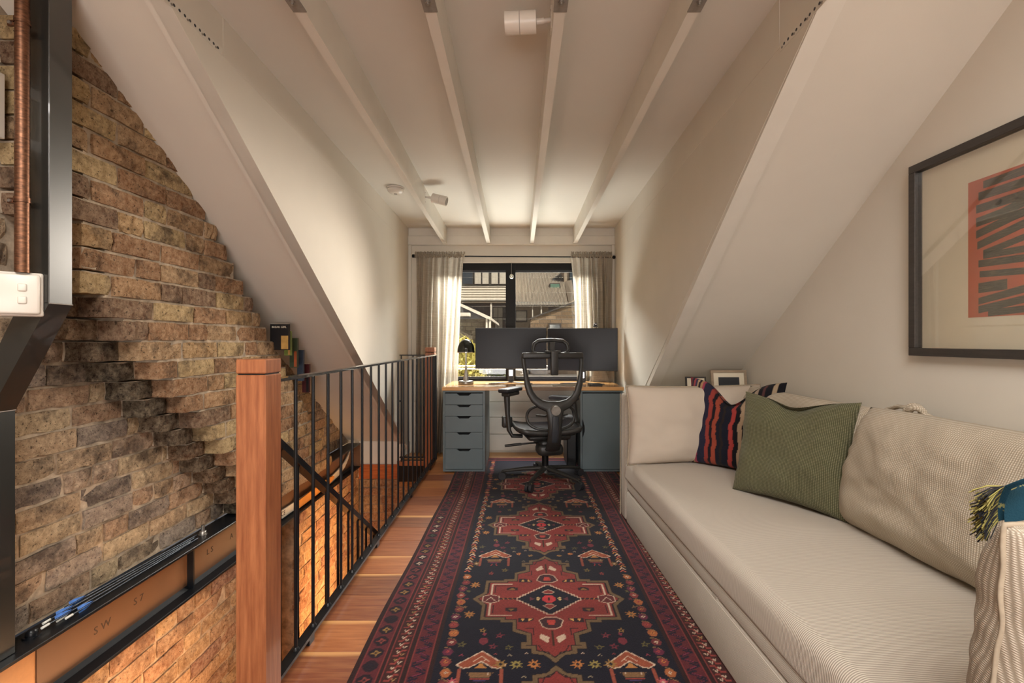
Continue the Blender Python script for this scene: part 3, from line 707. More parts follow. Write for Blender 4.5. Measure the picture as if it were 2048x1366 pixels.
# ------------------------------------------------------------ rug
RX0, RX1, RY0, RY1 = -0.570, 0.805, 0.39, 4.36
class Canvas:
    def __init__(s, us, vs, bg):
        s.u, s.v = us, vs; s.a = np.zeros((len(vs), len(us), 3)); s.a[:] = srgb(bg)
    def _bb(s, u0, u1, v0, v1):
        i0, i1 = np.searchsorted(s.u, [u0, u1]); j0, j1 = np.searchsorted(s.v, [v0, v1]); return i0, i1, j0, j1
    def poly(s, pts, c):
        p = np.array(pts, float); i0, i1, j0, j1 = s._bb(p[:, 0].min(), p[:, 0].max(), p[:, 1].min(), p[:, 1].max())
        if i1 <= i0 or j1 <= j0: return
        U, V = np.meshgrid(s.u[i0:i1], s.v[j0:j1]); ins = np.zeros(U.shape, bool); q = np.roll(p, -1, 0)
        for (x0, y0), (x1, y1) in zip(p, q):
            if y0 == y1: continue
            ins ^= ((y0 > V) != (y1 > V)) & (U < (x1-x0)*(V-y0)/(y1-y0)+x0)
        s.a[j0:j1, i0:i1][ins] = srgb(c)
    def rect(s, u0, u1, v0, v1, c):
        i0, i1, j0, j1 = s._bb(u0, u1, v0, v1); s.a[j0:j1, i0:i1] = srgb(c)
    def line(s, pts, w, c, closed=False):
        pts = list(pts)+([pts[0]] if closed else [])
        for (x0, y0), (x1, y1) in zip(pts, pts[1:]):
            i0, i1, j0, j1 = s._bb(min(x0, x1)-w, max(x0, x1)+w, min(y0, y1)-w, max(y0, y1)+w)
            if i1 <= i0 or j1 <= j0: continue
            U, V = np.meshgrid(s.u[i0:i1], s.v[j0:j1]); dx, dy = x1-x0, y1-y0; L = dx*dx+dy*dy or 1e-9
            t = np.clip(((U-x0)*dx+(V-y0)*dy)/L, 0, 1); d = np.hypot(U-x0-t*dx, V-y0-t*dy)
            s.a[j0:j1, i0:i1][d < w/2] = srgb(c)
    def star(s, x, y, r, c, c2=None, n=8, inner=0.42):
        s.poly([(x+(r if i % 2 == 0 else r*inner)*math.cos(math.pi*i/n+0.2), y+(r if i % 2 == 0 else r*inner)*math.sin(math.pi*i/n+0.2)) for i in range(2*n)], c)
        if c2: s.poly([(x+r*.3*math.cos(a), y+r*.3*math.sin(a)) for a in (0, 1.57, 3.14, 4.71)], c2)
NAVY, MAR, RED, CAM, CRE, ORA, BRN, OXB = '12111f', '562026', '7d302c', '67523a', 'c2a892', 'a8703c', '2a1414', '6e2a2c'
us = np.linspace(RX0, RX1, 338); vs_ = np.concatenate([np.linspace(RY0, 1.35, 100)[:-1], np.linspace(1.35, RY1, 760)])
cv = Canvas(us, vs_, BRN)
UC = (RX0+RX1)/2
rg = random.Random(5)
def border(mir):
    K = 1.32
    e = (lambda d: RX0+d*K) if not mir else (lambda d: RX1-d*K)
    R_ = lambda a, b, c: cv.rect(min(e(a), e(b)), max(e(a), e(b)), RY0+0.02, RY1-0.02, c)
    R_(0.014, 0.068, MAR); R_(0.080, 0.128, '3a1a18'); R_(0.142, 0.192, MAR); R_(0.208, 0.262, NAVY)
    for d in (0.014, 0.068, 0.080, 0.128, 0.142, 0.192): cv.line([(e(d), RY0+.02), (e(d), RY1-.02)], 0.004, '7a3230')
    v = RY0+0.05; i = 0
    while v < RY1-0.05:
        c = ['7d3a34', '1c1220', '8c6a3a', CRE, '1c1220', '3a4636', '7d3a34', '5a2330'][rg.randrange(8)]
        m = e(0.041); r = 0.027
        cv.poly([(m-r, v-.008), (m-.009, v-r), (m+.009, v-r), (m+r, v-.008), (m+r, v+.008), (m+.009, v+r), (m-.009, v+r), (m-r, v+.008)], '20121c')
        cv.star(m, v, 0.020, c, '20121c', 4); v += 0.066
    v = RY0+0.04; sg = -1 if mir else 1
    while v < RY1-0.05:
        m = e(0.104)
        cv.line([(m-.02*sg, v-.016), (m-.004*sg, v-.016), (m+.006*sg, v+.012), (m+.02*sg, v+.012)], 0.006, '8a3a34')
        cv.line([(m-.012*sg, v+.008), (m-.006*sg, v-.002), (m+0*sg, v+.008)], 0.004, CRE if rg.random() < 0.7 else 'a08050')
        cv.line([(m+.004*sg, v-.006), (m+.010*sg, v-.016), (m+.016*sg, v-.006)], 0.004, CRE if rg.random() < 0.7 else '94704a')
        v += 0.040
    v = RY0+0.03; i = 0
    while v < RY1-0.06:
        a, b = e(0.149), e(0.185)
        if i % 2: a, b = b, a
        cv.line([(a, v), (b, v+0.022), (a+(b-a)*.45, v+0.032)], 0.009, '1c1424'); cv.line([(a+(b-a)*.2, v+.006), (a+(b-a)*.8, v+.02)], 0.003, '7a2c46')
        v += 0.034; i += 1
    v = RY0+0.05; i = 0
    while v < RY1-0.05:
        m = e(0.235)+0.005*math.sin(i*1.6)
        if 2.2 < v < 3.3:
            for k_ in (-1, 1): cv.line([(m, v+0.012), (m+k_*0.012, v-0.006)], 0.006, ['b8793c', 'a85040', 'c9ad94'][i % 3])
            v += 0.024
        else:
            cv.poly([(m-.020, v), (m-.010, v-.020), (m+.010, v-.020), (m+.021, v), (m+.009, v+.019), (m-.011, v+.018)], ['6a2c30', '9c5a34', '7a3432', '5c2238'][i % 4])
            cv.star(m, v, 0.011, ['c9ad94', 'b8793c', 'a0403c'][i % 3], '5c2238', 4)
            cv.line([(m+.014, v+.012), (m-.004, v+.024), (m-.015, v+.022)], 0.003, '8a6a44'); v += 0.052
        i += 1
cv.rect(RX0+0.27, RX1-0.27, RY0+0.10, RY1-0.10, NAVY)
border(False); border(True)
for dv0, dv1, c in ((0.012, 0.04, MAR), (0.048, 0.075, '3a1a18'), (0.082, 0.11, MAR)):
    cv.rect(RX0+0.03, RX1-0.03, RY1-dv1, RY1-dv0, c); cv.rect(RX0+0.03, RX1-0.03, RY0+dv0, RY0+dv1, c)
def sym(pts, x, y, sx=1, sy=1): return [(x+px*sx, y+py*sy) for px, py in pts]
H = 0.395
Q = [(0, H), (.035, H-.04), (.085, H-.05), (.085, H-.075), (.12, H-.075), (.12, H-.115), (.10, H-.115), (.10, H-.15), (.155, H-.175), (.155, .165), (.20, .165), (.20, .15), (.285, .15), (.285, .05), (.33, 0)]
outer = Q+[(x, -y) for x, y in Q[::-1][1:]]; outer = outer+[(-x, y) for x, y in outer[::-1][1:-1]]
def inset(pts, d):
    a = np.array(pts); n = len(a); out = []
    area = sum(a[i, 0]*a[(i+1) % n, 1]-a[(i+1) % n, 0]*a[i, 1] for i in range(n)); sg = 1 if area > 0 else -1
    for i in range(n):
        e1 = a[i]-a[i-1]; e2 = a[(i+1) % n]-a[i]
        n1 = np.array([-e1[1], e1[0]])/max(1e-6, np.hypot(*e1))*sg; n2 = np.array([-e2[1], e2[0]])/max(1e-6, np.hypot(*e2))*sg
        b = n1+n2; b = b/max(0.35, np.dot(b, n1)*1.0); out.append(tuple(a[i]+b*d))
    return out
def serr(c, x, y, a, b, step, w, col):
    for sx in (-1, 1):
        for sy in (-1, 1):
            n = int(a/step); pts = []
            for i in range(n): pts += [(x+sx*(a-i*a/n), y+sy*i*b/n), (x+sx*(a-i*a/n), y+sy*(i+1)*b/n)]
            c.line(pts+[(x, y+sy*b)], w, col)
def medallion(x, y):
    M_ = lambda pts, c: [cv.poly(sym(pts, x, y, sx, sy), c) for sx in (-1, 1) for sy in (-1, 1)]
    Ln = lambda pts, w, c: [cv.line(sym(pts, x, y, sx, sy), w, c) for sx in (-1, 1) for sy in (-1, 1)]
    cv.poly(sym(outer, x, y), CAM); cv.line(sym(outer, x, y), 0.004, '1a1418', True)
    inn = inset(outer, 0.020); cv.poly(sym(inn, x, y), RED); cv.line(sym(inn, x, y), 0.0045, '231418', True)
    Ln([(.248, .035), (.248, .118), (.16, .118)], 0.006, CRE); Ln([(.236, .045), (.236, .104), (.16, .104)], 0.003, '231418')
    M_([(.135, .065), (.185, .065), (.185, .085), (.165, .095), (.135, .09)], '2a1a20'); M_([(.145, .072), (.175, .072), (.160, .088)], '7d5a30')
    M_([(.07, .135), (.13, .135), (.13, .165), (.10, .165), (.07, .15)], '2a1a20'); M_([(.075, .142), (.09, .142), (.09, .158)], 'd09a58'); M_([(.105, .142), (.12, .142), (.112, .156)], 'd09a58')
    M_([(.012, .255), (.045, .235), (.05, .258), (.02, .29)], CRE if True else RED)
    Ln([(.0, .30), (.0, .22)], 0.010, '3a2418'); Ln([(.055, .30), (.04, .335), (.015, .35)], 0.004, '231418'); Ln([(.10, .20), (.07, .20), (.07, .24)], 0.004, '231418')
    for sy in (-1, 1):   # small crested octagons above and below the diamond
        cv.poly(sym([(-.045, .150), (-.02, .135), (.02, .135), (.045, .150), (.035, .19), (.015, .20), (-.015, .20), (-.035, .19)], x, y, 1, sy), '3a2024')
        cv.line(sym([(-.048, .150), (-.02, .130), (.02, .130), (.048, .150), (.035, .192), (.015, .205), (-.015, .205), (-.035, .192)], x, y, 1, sy), 0.004, CRE, True)
        cv.poly(sym([(-.018, .150), (.018, .150), (.012, .18), (-.012, .18)], x, y, 1, sy), 'a83c34')
    for sx in (-1, 1):
        cv.poly(sym([(.215, -.02), (.25, -.03), (.285, -.02), (.285, .02), (.25, .03), (.215, .02)], x, y, sx, 1), '5a2426')
        cv.line(sym([(.215, -.02), (.25, -.032), (.285, -.02), (.285, .02), (.25, .032), (.215, .02)], x, y, sx, 1), 0.0035, CRE, True)
        cv.line(sym([(.232, -.012), (.25, .012), (.268, -.012)], x, y, sx, 1), 0.0035, CRE); cv.line(sym([(.14, 0), (.21, 0)], x, y, sx, 1), 0.011, '2a1a20')
        for q in range(3): cv.line(sym([(.152+.02*q, -.006), (.158+.02*q, .006)], x, y, sx, 1), 0.003, 'b8793c')
    cv.poly([(x-.138, y), (x, y-.112), (x+.138, y), (x, y+.112)], NAVY)
    serr(cv, x, y, .138, .112, 0.012, 0.0045, CRE)
    cv.poly([(x-.028, y-.010), (x-.012, y-.028), (x+.012, y-.028), (x+.028, y-.010), (x+.028, y+.010), (x+.012, y+.028), (x-.012, y+.028), (x-.028, y+.010)], 'b03438')
    cv.line([(x, y-.01), (x, y+.01)], 0.005, '231418')
    for sy in (-1, 1):
        h = [(-.026, .052), (-.012, .040), (.012, .040), (.026, .052), (.0, .075)]; cv.poly(sym(h, x, y, 1, sy), RED); cv.line(sym(h, x, y, 1, sy), 0.003, CRE, True)
        cv.poly(sym([(.036, .004), (.05, .018), (.052, .002)], x, y, 1, sy), 'cfae7a'); cv.poly(sym([(-.036, .004), (-.05, .018), (-.052, .002)], x, y, 1, sy), 'cfae7a')
    for sx in (-1, 1): cv.poly(sym([(.062, 0), (.08, .014), (.08, -.014)], x, y, sx, 1), '5e3038')
def house(x, y, s=1.0):
    P = lambda pts: [(x+a*s, y+b*s) for a, b in pts]
    roof = [(-.085, .005), (0, .075), (.085, .005), (.06, -.012), (.04, -.008), (.0, .022), (-.04, -.008), (-.06, -.012)]
    cv.poly(P(roof), '8a4630'); cv.line(P(roof), 0.0045, CRE, True)
    cv.line(P([(-.028, .022), (.0, .048), (.028, .022)]), 0.004, CRE); cv.poly(P([(-.022, -.01), (.022, -.01), (0, .014)]), ORA)
    cv.poly(P([(-.045, -.03), (.045, -.03), (.03, -.055), (-.03, -.055)]), '7a5a3c')
    for i in range(7): cv.line(P([(-.038+i*.0127, -.030), (-.038+i*.0127, -.040)]), 0.0025, CRE if i % 2 else '221a20')
    cv.line(P([(-.03, -.062), (.03, -.062)]), 0.004, 'a04438'); cv.line(P([(-.02, -.068), (.02, -.068)]), 0.003, '4e3c68')
    for k_ in (-1, 1): cv.line(P([(k_*.072, -.018), (k_*.072, -.095)]), 0.011, '8a4434')
    for k_ in (-1, 0, 1): cv.line(P([(k_*.008, -.075), (k_*.014, -.098)]), 0.0035, 'a83c3c')
MY = [3.567, 2.765, 1.972, 1.178]
for y in MY: medallion(UC, y)
for i in range(3):
    ym = (MY[i]+MY[i+1])/2
    for sx in (-1, 1):
        house(UC+sx*0.257, ym-0.01, 1.0)
        for j, (dx, c) in enumerate(((.075, ORA), (.135, '8a7a44'), (.19, '7a3a30'))):
            if i >= 1 or True: cv.star(UC+sx*dx*(1.0), ym-0.002+(0.0 if i == 2 else (0.02 if j % 2 else 0.0)), 0.026 if i == 2 else 0.016, [c, '8c6a3a', 'a86b3a'][(i+j) % 3], NAVY)
        cv.star(UC+sx*0.345, ym-.085, 0.022, 'b0505a' if i == 2 else '8c6a3a', CRE); cv.star(UC+sx*0.335, ym+.10, 0.02, '5a5230', NAVY, 5)
        cv.star(UC+sx*0.165, ym+.085, 0.018, '5a5230', NAVY, 5); cv.star(UC+sx*0.22, ym+.09, 0.018, '6a2a34', NAVY, 5)
        # tulip above the house
        xx, yy_ = UC+sx*0.257, ym+0.125
        cv.poly([(xx-.018, yy_-.012), (xx, yy_-.03), (xx+.018, yy_-.012), (xx+.012, yy_+.014), (xx-.012, yy_+.014)], '6e2a34'); cv.line([(xx, yy_-.05), (xx, yy_+.03)], 0.0035, 'a04438'); cv.star(xx, yy_+.035, 0.013, '7a3240', None, 4)
        for (dx, dy, c) in ((.10, .055, CRE), (.16, .045, '9a8a70'), (.21, .05, '8c3a3a'), (.11, -.06, '9a8a70'), (.19, -.05, '8c4a3a'), (.24, .02, CRE), (.33, .045, '8a3a48')):
            cv.line([(UC+sx*dx-.006, ym+dy-.004), (UC+sx*dx, ym+dy+.004), (UC+sx*dx+.006, ym+dy-.004)], 0.003, c)
for y in MY:
    for sx in (-1, 1):
        for dy, c in ((.112, ORA), (-.112, ORA)):
            cv.star(UC+sx*0.328, y+dy, 0.027, c, CAM); 
        for dy, c in ((.06, '5a5230'), (0.0, '6a2a34'), (-.06, '7a5a3c')): cv.star(UC+sx*0.352, y+dy*1.0, 0.012, c, None, 5)
        cv.star(UC+sx*0.20, y+.245, 0.019, '6b5a30', NAVY, 5); cv.star(UC+sx*0.20, y-.245, 0.019, '6a2a34', NAVY, 5)
        cv.star(UC+sx*0.265, y+.215, 0.016, '7a3432', NAVY, 5); cv.star(UC+sx*0.265, y-.215, 0.016, '8c6a3a', NAVY, 5)
ab = 1+0.22*np.interp(vs_, RY0+np.arange(40)*0.1, np.random.randn(40)*0.5)[:, None, None]
A = np.clip(cv.a*ab*(1+0.10*np.random.randn(*cv.a.shape[:2], 1)), 0, 1)
nu_, nv_ = len(us), len(vs_)
rz = 0.010+0.0012*np.sin(vs_*3.1)[:, None]*np.cos(us*4)[None, :]
wv_ = 0.006*np.sin(vs_*2.3+0.5)+0.003*np.sin(vs_*6)
verts = np.stack([us[None, :]+wv_[:, None]*np.where(us < 0.2, 1, 0)[None, :]*np.clip((0.2-us)/0.77, 0, 1)[None, :], np.repeat(vs_[:, None], nu_, 1), rz], -1).reshape(-1, 3)
me = bpy.data.meshes.new('pile'); nF = (nu_-1)*(nv_-1)
ii = (np.arange(nv_-1)[:, None]*nu_+np.arange(nu_-1)[None, :]).reshape(-1)
quads = np.stack([ii, ii+1, ii+1+nu_, ii+nu_], -1)
me.vertices.add(len(verts)); me.vertices.foreach_set('co', verts.ravel())
me.loops.add(nF*4); me.loops.foreach_set('vertex_index', quads.ravel())
me.polygons.add(nF); me.polygons.foreach_set('loop_start', np.arange(nF)*4); me.polygons.foreach_set('loop_total', np.full(nF, 4))
me.update(); me.validate()
at_ = me.attributes.new('pattern', 'FLOAT_COLOR', 'POINT')
at_.data.foreach_set('color', np.concatenate([A.reshape(-1, 3), np.ones((nu_*nv_, 1))], 1).ravel())
me.materials.append(M['rug'])
rug = thing('rug', 'long dark red and navy patterned runner rug with stepped medallions on the floorboards', 'rug', ((RX0+RX1)/2, (RY0+RY1)/2, 0))
ro = bpy.data.objects.new('pile', me); COL.objects.link(ro); ro.parent = rug; ro.location = -rug.location
part('backing', MB().box(RX0+0.014, RX1-0.002, RY0+0.002, RY1-0.002, 0.0005, 0.0082), 'black_soft', rug)
fr = MB(); rgf = random.Random(2)
for i in range(230):
    x = RX0+0.01+i*0.00595; l = rgf.uniform(0.02, 0.04); dx = rgf.uniform(-.01, .01)
    fr.tube([(x, RY1-0.002, 0.007), (x+dx*0.5, RY1+l*0.5, 0.006), (x+dx, RY1+l, 0.003)], 0.0013, 4)
part('fringe', fr, 'piping', rug, 'pale tassel fringe at the window end', kind='stuff')

# ------------------------------------------------------------ cushions
def cushion_fn(w, h, t, pinch, chop, wr, seed, p=2.4, taper=0.0):
    nz = Vector((seed*3.7, seed*1.3, 0))
    def fn(u, v, side):
        a, b = 2*u-1, 2*v-1
        prof = max(0.0, (1-abs(a)**p)*(1-abs(b)**p))**0.5
        ca = pinch*(1-b*b); cb = pinch*(1-a*a)
        x = w/2*a*(1-ca*abs(a)**2*0.9); z = h/2*b*(1-cb*abs(b)**2*0.9)
        y = side*t/2*prof; x *= 1-taper*((b+1)/2)**1.3; z -= 0.5*taper*h*0.35*abs(a)**3*max(0, b)
        if chop:
            g = math.exp(-(a/0.40)**2); k_ = max(0, (b+0.3)/1.3)
            z -= chop*g*k_**1.5; y += side*(-0.45*t/2*g*k_)
        q = noise.noise(Vector((x*7, z*7, side))+nz)*wr*prof+noise.noise(Vector((x*19, z*19, side*3))+nz)*wr*0.35*prof
        edge = math.exp(-((1-max(abs(a), abs(b)))/0.13)**2)
        q += noise.noise(Vector((a*6, b*6, 9))+nz)*wr*0.7*edge*prof**0.4
        return Vector((x, y+side*q, z+h/2))
    return fn
def cushion(name, label, w, h, t, loc, rz, tilt, m, pinch=0.06, chop=0.0, wr=0.012, seed=1, n=44, pipe=None, group=None, colors=None, roll=0.0, taper=0.0, p=2.4):
    th = thing(name, label, 'cushion', loc, (R(-tilt), R(roll), R(rz)), group)
    fn = cushion_fn(w, h, t, pinch, chop, wr, seed, p, taper)
    mb = MB(); idx = {}
    for side in (-1, 1):
        base = len(mb.v)
        mb.grid(lambda u, v: fn(u, v, side), n, n)
    me = mb.data('cover', m)
    bm = bmesh.new(); bm.from_mesh(me)
    if colors is not None:
        me.attributes.new('pattern', 'FLOAT_COLOR', 'POINT')
        cols = [colors(i % (n+1)/n, (i//(n+1)) % (n+1)/n) for i in range(2*(n+1)*(n+1))]
        me.attributes['pattern'].data.foreach_set('color', [x for c in cols for x in (*srgb(c), 1)])
        bm.free()
    else:
        bmesh.ops.remove_doubles(bm, verts=bm.verts[:], dist=1e-5); bmesh.ops.recalc_face_normals(bm, faces=bm.faces[:]); bm.to_mesh(me); bm.free()
    o = bpy.data.objects.new('cover', me); COL.objects.link(o); o.parent = th
    if pipe:
        loop = [fn(i/n, 0, 1) for i in range(n)]+[fn(1, i/n, 1) for i in range(n)]+[fn(1-i/n, 1, 1) for i in range(n)]+[fn(0, 1-i/n, 1) for i in range(n)]
        loop = [p+Vector((noise.noise(Vector((i*0.11, seed, 1)))*wr*0.22, noise.noise(Vector((i*0.11, seed, 5)))*wr*0.35, 0)) for i, p in enumerate(loop)]
        pb = part('piping', MB().tube(loop, pipe, 6, loop=True, ry=pipe*1.5), 'piping', th, world=False, own=False)
    return th

# ------------------------------------------------------------ sofa
SO = Vector((0.727, 0.62, 0)); SR = R(2.2)
SMx = Matrix.Translation(SO) @ Matrix.Rotation(SR, 4, 'Z')
sofa = thing('sofa', 'long beige ribbed fabric daybed sofa with a drawer front, along the right wall', 'sofa', SO, (0, 0, SR))
P = lambda name, mb, m, label=None, par=None: part(name, mb, m, par or sofa, label, world=False)
P('plinth', MB().box(0.03, 0.79, 0.02, 2.2, 0.012, 0.20), 'cutout')
P('drawer_front', MB().box(0.0, 0.03, 0.0, 2.185, 0.014, 0.205, bev=0.008, seg=2), 'sofa_front')
P('base_rail', MB().box(0.002, 0.80, 0.0, 2.19, 0.214, 0.272, bev=0.010, seg=2), 'sofa_front')
P('drawer_catch', MB().box(0.004, 0.02, 1.00, 1.035, 0.203, 0.216), 'sofa_front')
def mattress(u, v):
    # closed profile swept along y: v around, u along
    return None
prof = []
x0, x1, z0, z1, r = -0.008, 0.74, 0.272, 0.398, 0.045
for i in range(7): a = R(180+90*i/6); prof.append((x0+0.02+0.02*math.cos(a), z0+0.02+0.02*math.sin(a)))
for i in range(7): a = R(-90+90*i/6); prof.append((x1-0.02+0.02*math.cos(a), z0+0.02+0.02*math.sin(a)))
prof.append((x1, z1-0.02)); prof.append((x1-0.02, z1))
for i in range(9): t_ = (i+0.5)/9; prof.append((x1-0.04-(x1-x0-0.04-r-0.03)*t_, z1+0.006*math.sin(math.pi*t_)))
for i in range(9): a = R(90+90*i/8); prof.append((x0+r+0.004+r*math.cos(a), z1-r+r*math.sin(a)))
rings = []
for j in range(61):
    yv = 0.01+2.175*j/60; e = min(1, min(j, 60-j)/2.0); k_ = 0.9+0.1*math.sqrt(e)
    rings.append([Vector((px+0.002*noise.noise(Vector((px*6, yv*4, pz*9))), yv, z0+(pz-z0)*(k_+(1-k_)*0.3)+0.003*noise.noise(Vector((px*5, yv*3, 1))))) for px, pz in prof])
P('mattress', MB().rings(rings), 'sofa')
P('arm', MB().box(-0.005, 0.80, 2.195, 2.31, 0.014, 0.80, bev=0.022, seg=3), 'sofa_front')
P('arm', MB().box(-0.005, 0.80, -0.19, -0.09, 0.014, 0.74, bev=0.022, seg=3), 'sofa_front')
P('back', MB().box(0.795, 0.822, -0.1, 2.2, 0.02, 0.835, bev=0.010, seg=3), 'sofa')
for yv in (-0.185, 2.305):
    P('piping', MB().tube([(-0.006, yv, 0.02), (-0.006, yv, 0.79 if yv > 0 else 0.73)], 0.004, 6), 'piping')
def sw_(x, y, z=0.398): return tuple(SMx @ Vector((x, y, z)))
cushion('arm_cushion', 'pale linen cushion with piped edge leaning on the far sofa arm', 0.85, 0.465, 0.19, sw_(0.40, 2.10, 0.395), 6, 3, 'linen', 0.045, wr=0.012, seed=2, pipe=0.004, p=3.0)
cushion('arm_cushion', 'coarse grey beige cushion on the near sofa arm, cut off at the lower right corner', 0.90, 0.47, 0.24, sw_(0.385, 0.075, 0.395), 4, -2, 'near_weave', 0.05, wr=0.022, seed=5, pipe=0.0032, n=64, taper=0.10, p=3.5)
cushion('back_cushion', 'beige back cushion behind the green cushion', 1.02, 0.475, 0.24, sw_(0.700, 1.66, 0.390), -87.8, 6, 'sofa_cushion', 0.05, wr=0.03, seed=8, taper=0.08, p=3.0)
cushion('back_cushion', 'large beige back cushion nearest the camera, right of the green cushion', 1.10, 0.50, 0.27, sw_(0.65, 0.75, 0.385), -87.8, 8, 'sofa_cushion', 0.05, wr=0.025, seed=4, taper=0.22, p=3.0, n=60)
cushion('cushion', 'green woven wool cushion in front of the striped one', 0.50, 0.49, 0.15, (1.165, 2.02, 0.398), -57, 14, 'green_wool', 0.10, chop=0.035, wr=0.022, seed=6, n=64, p=3.0)
bands = []; rk = random.Random(4); pos = 0
palette = ['1a1922', 'a8493a', '1a1922', 'b5563e', '25242c', '1f2030', '1f1c24', 'b0524a', '15151b', 'b79c7c', '1b1b22', 'a8937a', '1b1a20', '332030']
left = ['3a3550', 'a04a5c', 'b79c7c', '2a2a30', 'a8937a', '3a2a30', 'a8424a', '2c2e48']
seq = [('7a3a40', .014), ('2a2630', .012), ('a24a50', .010), ('3c3650', .012), ('b79c7c', .010), ('2a2228', .012), ('b08a66', .010), ('9c4258', .012), ('2a2a3e', .040), ('963f38', .020), ('201c22', .014), ('9e4a38', .022), ('1d1d28', .018), ('2c2422', .012), ('1b1d2a', .030), ('a8403c', .020), ('1a1a20', .022), ('b39a80', .022), ('16161c', .026), ('a89684', .020), ('1a1a20', .02), ('5a3a3a', .012), ('1a1a20', .03), ('a8937a', .018), ('16161c', .03)]
tot = sum(w_ for _, w_ in seq)
def kil(u, v):
    x = (u+0.008*math.sin(v*17)+0.004*math.sin(v*41))*tot
    for c, w_ in seq:
        if x < w_: return c
        x -= w_
    return seq[-1][0]
cushion('cushion', 'dark kilim cushion with red and cream stripes, dented at the top', 0.54, 0.52, 0.15, (1.155, 2.56, 0.398), -46, 13, 'kilim', 0.09, chop=0.13, wr=0.014, seed=9, n=120, colors=kil)
# fabric tie knot
kn = thing('tie_knot', 'knotted fabric tie between the two back cushions', 'fabric knot', (1.43, 1.655, 0.858))
kb = MB().tube([(0.02*math.cos(t)*(1+.3*math.sin(2*t)), 0.032*math.sin(t), 0.012*math.sin(2*t)+0.018) for t in [i*2*math.pi/24 for i in range(24)]], 0.012, 8, loop=True)
kb.tube([(0, 0.02, 0.02), (0.01, 0.08, 0.02), (0, 0.14, -0.005)], [0.013, 0.016, 0.010], 8, ry=[0.008]*3).tube([(0, -0.03, 0.015), (0, -0.07, 0.0), (0, -0.10, -0.02)], [0.012, 0.012, 0.006], 8, ry=[0.006]*3)
part('knot', kb, 'sofa_cushion', kn, world=False)

# blue throw with fringe
M['throw'] = NT('blue_throw'); _m = M['throw']
_w = _m.n('TexWave', Scale=9.0); _w.bands_direction = 'Y'; _m.l(_m.tc.outputs['Object'], _w.inputs['Vector'])
_m.base(_m.mix(_m.math('MULTIPLY', _m.ramp(_w.outputs['Fac'], [(0.96, 0.0), (0.985, 1.0)]), _m.ramp(_m.noise(160), [(0.48, 0.0), (0.52, 1.0)])), '23586f', 'c9c886')); _m.rough(0.95); _m.bump(_m.noise(300), 0.5, 0.002); M['throw'] = _m.m
tw = thing('throw', 'folded blue throw with a black and yellow fringe at the right edge', 'blanket', (0.98, 0.83, 0.84))
d = Vector((0.86, -0.18, 0.20)).normalized(); n2 = Vector((0.25, 0.35, -0.88)).normalized()
def tf(u, v):
    p = Vector((0.885, 0.84, 0.825))+d*(u*0.30)+n2*(v-0.5)*0.085; p += Vector((0, 0.006*math.sin(u*9+v*3), 0.01*math.sin(u*6))); return p
g = MB().grid(tf, 20, 12); g2 = MB().grid(lambda u, v: tf(u, v)+Vector((-0.0, -0.012, -0.002)), 20, 12); g.add(g2.v, g2.f, True)
part('cloth', g, 'throw', tw, own=False)
M['fringe_y'] = simple('fringe_yellow', 'a39a58', 0.9); M['fringe_k'] = simple('fringe_black', '26262a', 0.9)
rf = random.Random(8)
for mm, cnt in (('fringe_y', 130), ('fringe_k', 110)):
    fb = MB()
    for i in range(cnt):
        v = rf.random(); p = tf(0, v); dd = (-d*0.9+n2*(v-0.3)*0.7+Vector((rf.uniform(-.3, .3), rf.uniform(-.3, .3), -0.35+rf.uniform(-.3, .3)))).normalized(); l = rf.uniform(0.028, 0.05)
        fb.tube([p, p+dd*l*0.5+Vector((0, 0, rf.uniform(-.004, .004))), p+dd*l+Vector((rf.uniform(-.006, .006), 0, -0.006))], 0.0011, 4)
    part('fringe', fb, mm, tw, ('yellow' if mm == 'fringe_y' else 'black')+' fringe threads', kind='stuff', own=False)

# ------------------------------------------------------------ big framed print on the right wall
AX = XRW
pic = thing('framed_print', 'large black framed orange and black striped print on the right wall', 'picture', (AX, 1.33, 1.07))
y0, y1, z0, z1 = 0.92, 1.785, 1.070, 1.808; fw, fd = 0.030, 0.035
for a in ((y0, y1, z1-fw, z1), (y0, y1, z0, z0+fw)): part('frame_rail', MB().box(AX-fd, AX-0.001, *a, bev=0.0015), 'frame_wood', pic)
for a in ((y1-fw, y1, z0+fw, z1-fw), (y0, y0+fw, z0+fw, z1-fw)): part('frame_stile', MB().box(AX-fd, AX-0.001, *a, bev=0.0015), 'frame_wood', pic)
part('mat_board', MB().box(AX-0.006, AX-0.003, y0+fw, y1-fw, z0+fw, z1-fw), 'paper', pic)
ya_, yb_, za_, zb_ = 1.125, 1.572, 1.207, 1.672
ps = part('paper_sheet', MB().box(AX-0.0075, AX-0.006, ya_-0.035, yb_+0.035, za_-0.03, zb_+0.03), 'paper', pic)
part('print_ground', MB().box(AX-0.0085, AX-0.0075, ya_, yb_, za_, zb_), 'orange_ink', pic, 'orange red printed ground')
L_ = yb_-0.028; W_ = yb_-ya_-0.05
def bandz(pts, th):   # pts: (fraction from the far edge, z)
    mbb = MB(); n = len(pts); rgz = random.Random(int(pts[0][1]*1000))
    up = [(L_-W_*f, z+th/2+rgz.uniform(-.001, .001)) for f, z in pts]; dn = [(L_-W_*f, z-th/2+rgz.uniform(-.001, .001)) for f, z in pts]
    vs = [(AX-0.0091, a, b) for a, b in up]+[(AX-0.0091, a, b) for a, b in dn]+[(AX-0.0085, a, b) for a, b in up]+[(AX-0.0085, a, b) for a, b in dn]
    fs = [(i, i+1, n+i+1, n+i) for i in range(n-1)]+[(i, i+1, 2*n+i+1, 2*n+i) for i in range(n-1)]+[(n+i, n+i+1, 3*n+i+1, 3*n+i) for i in range(n-1)]+[(0, n, 3*n, 2*n)]
    part('printed_band', mbb.add(vs, fs), 'black_ink', pic)
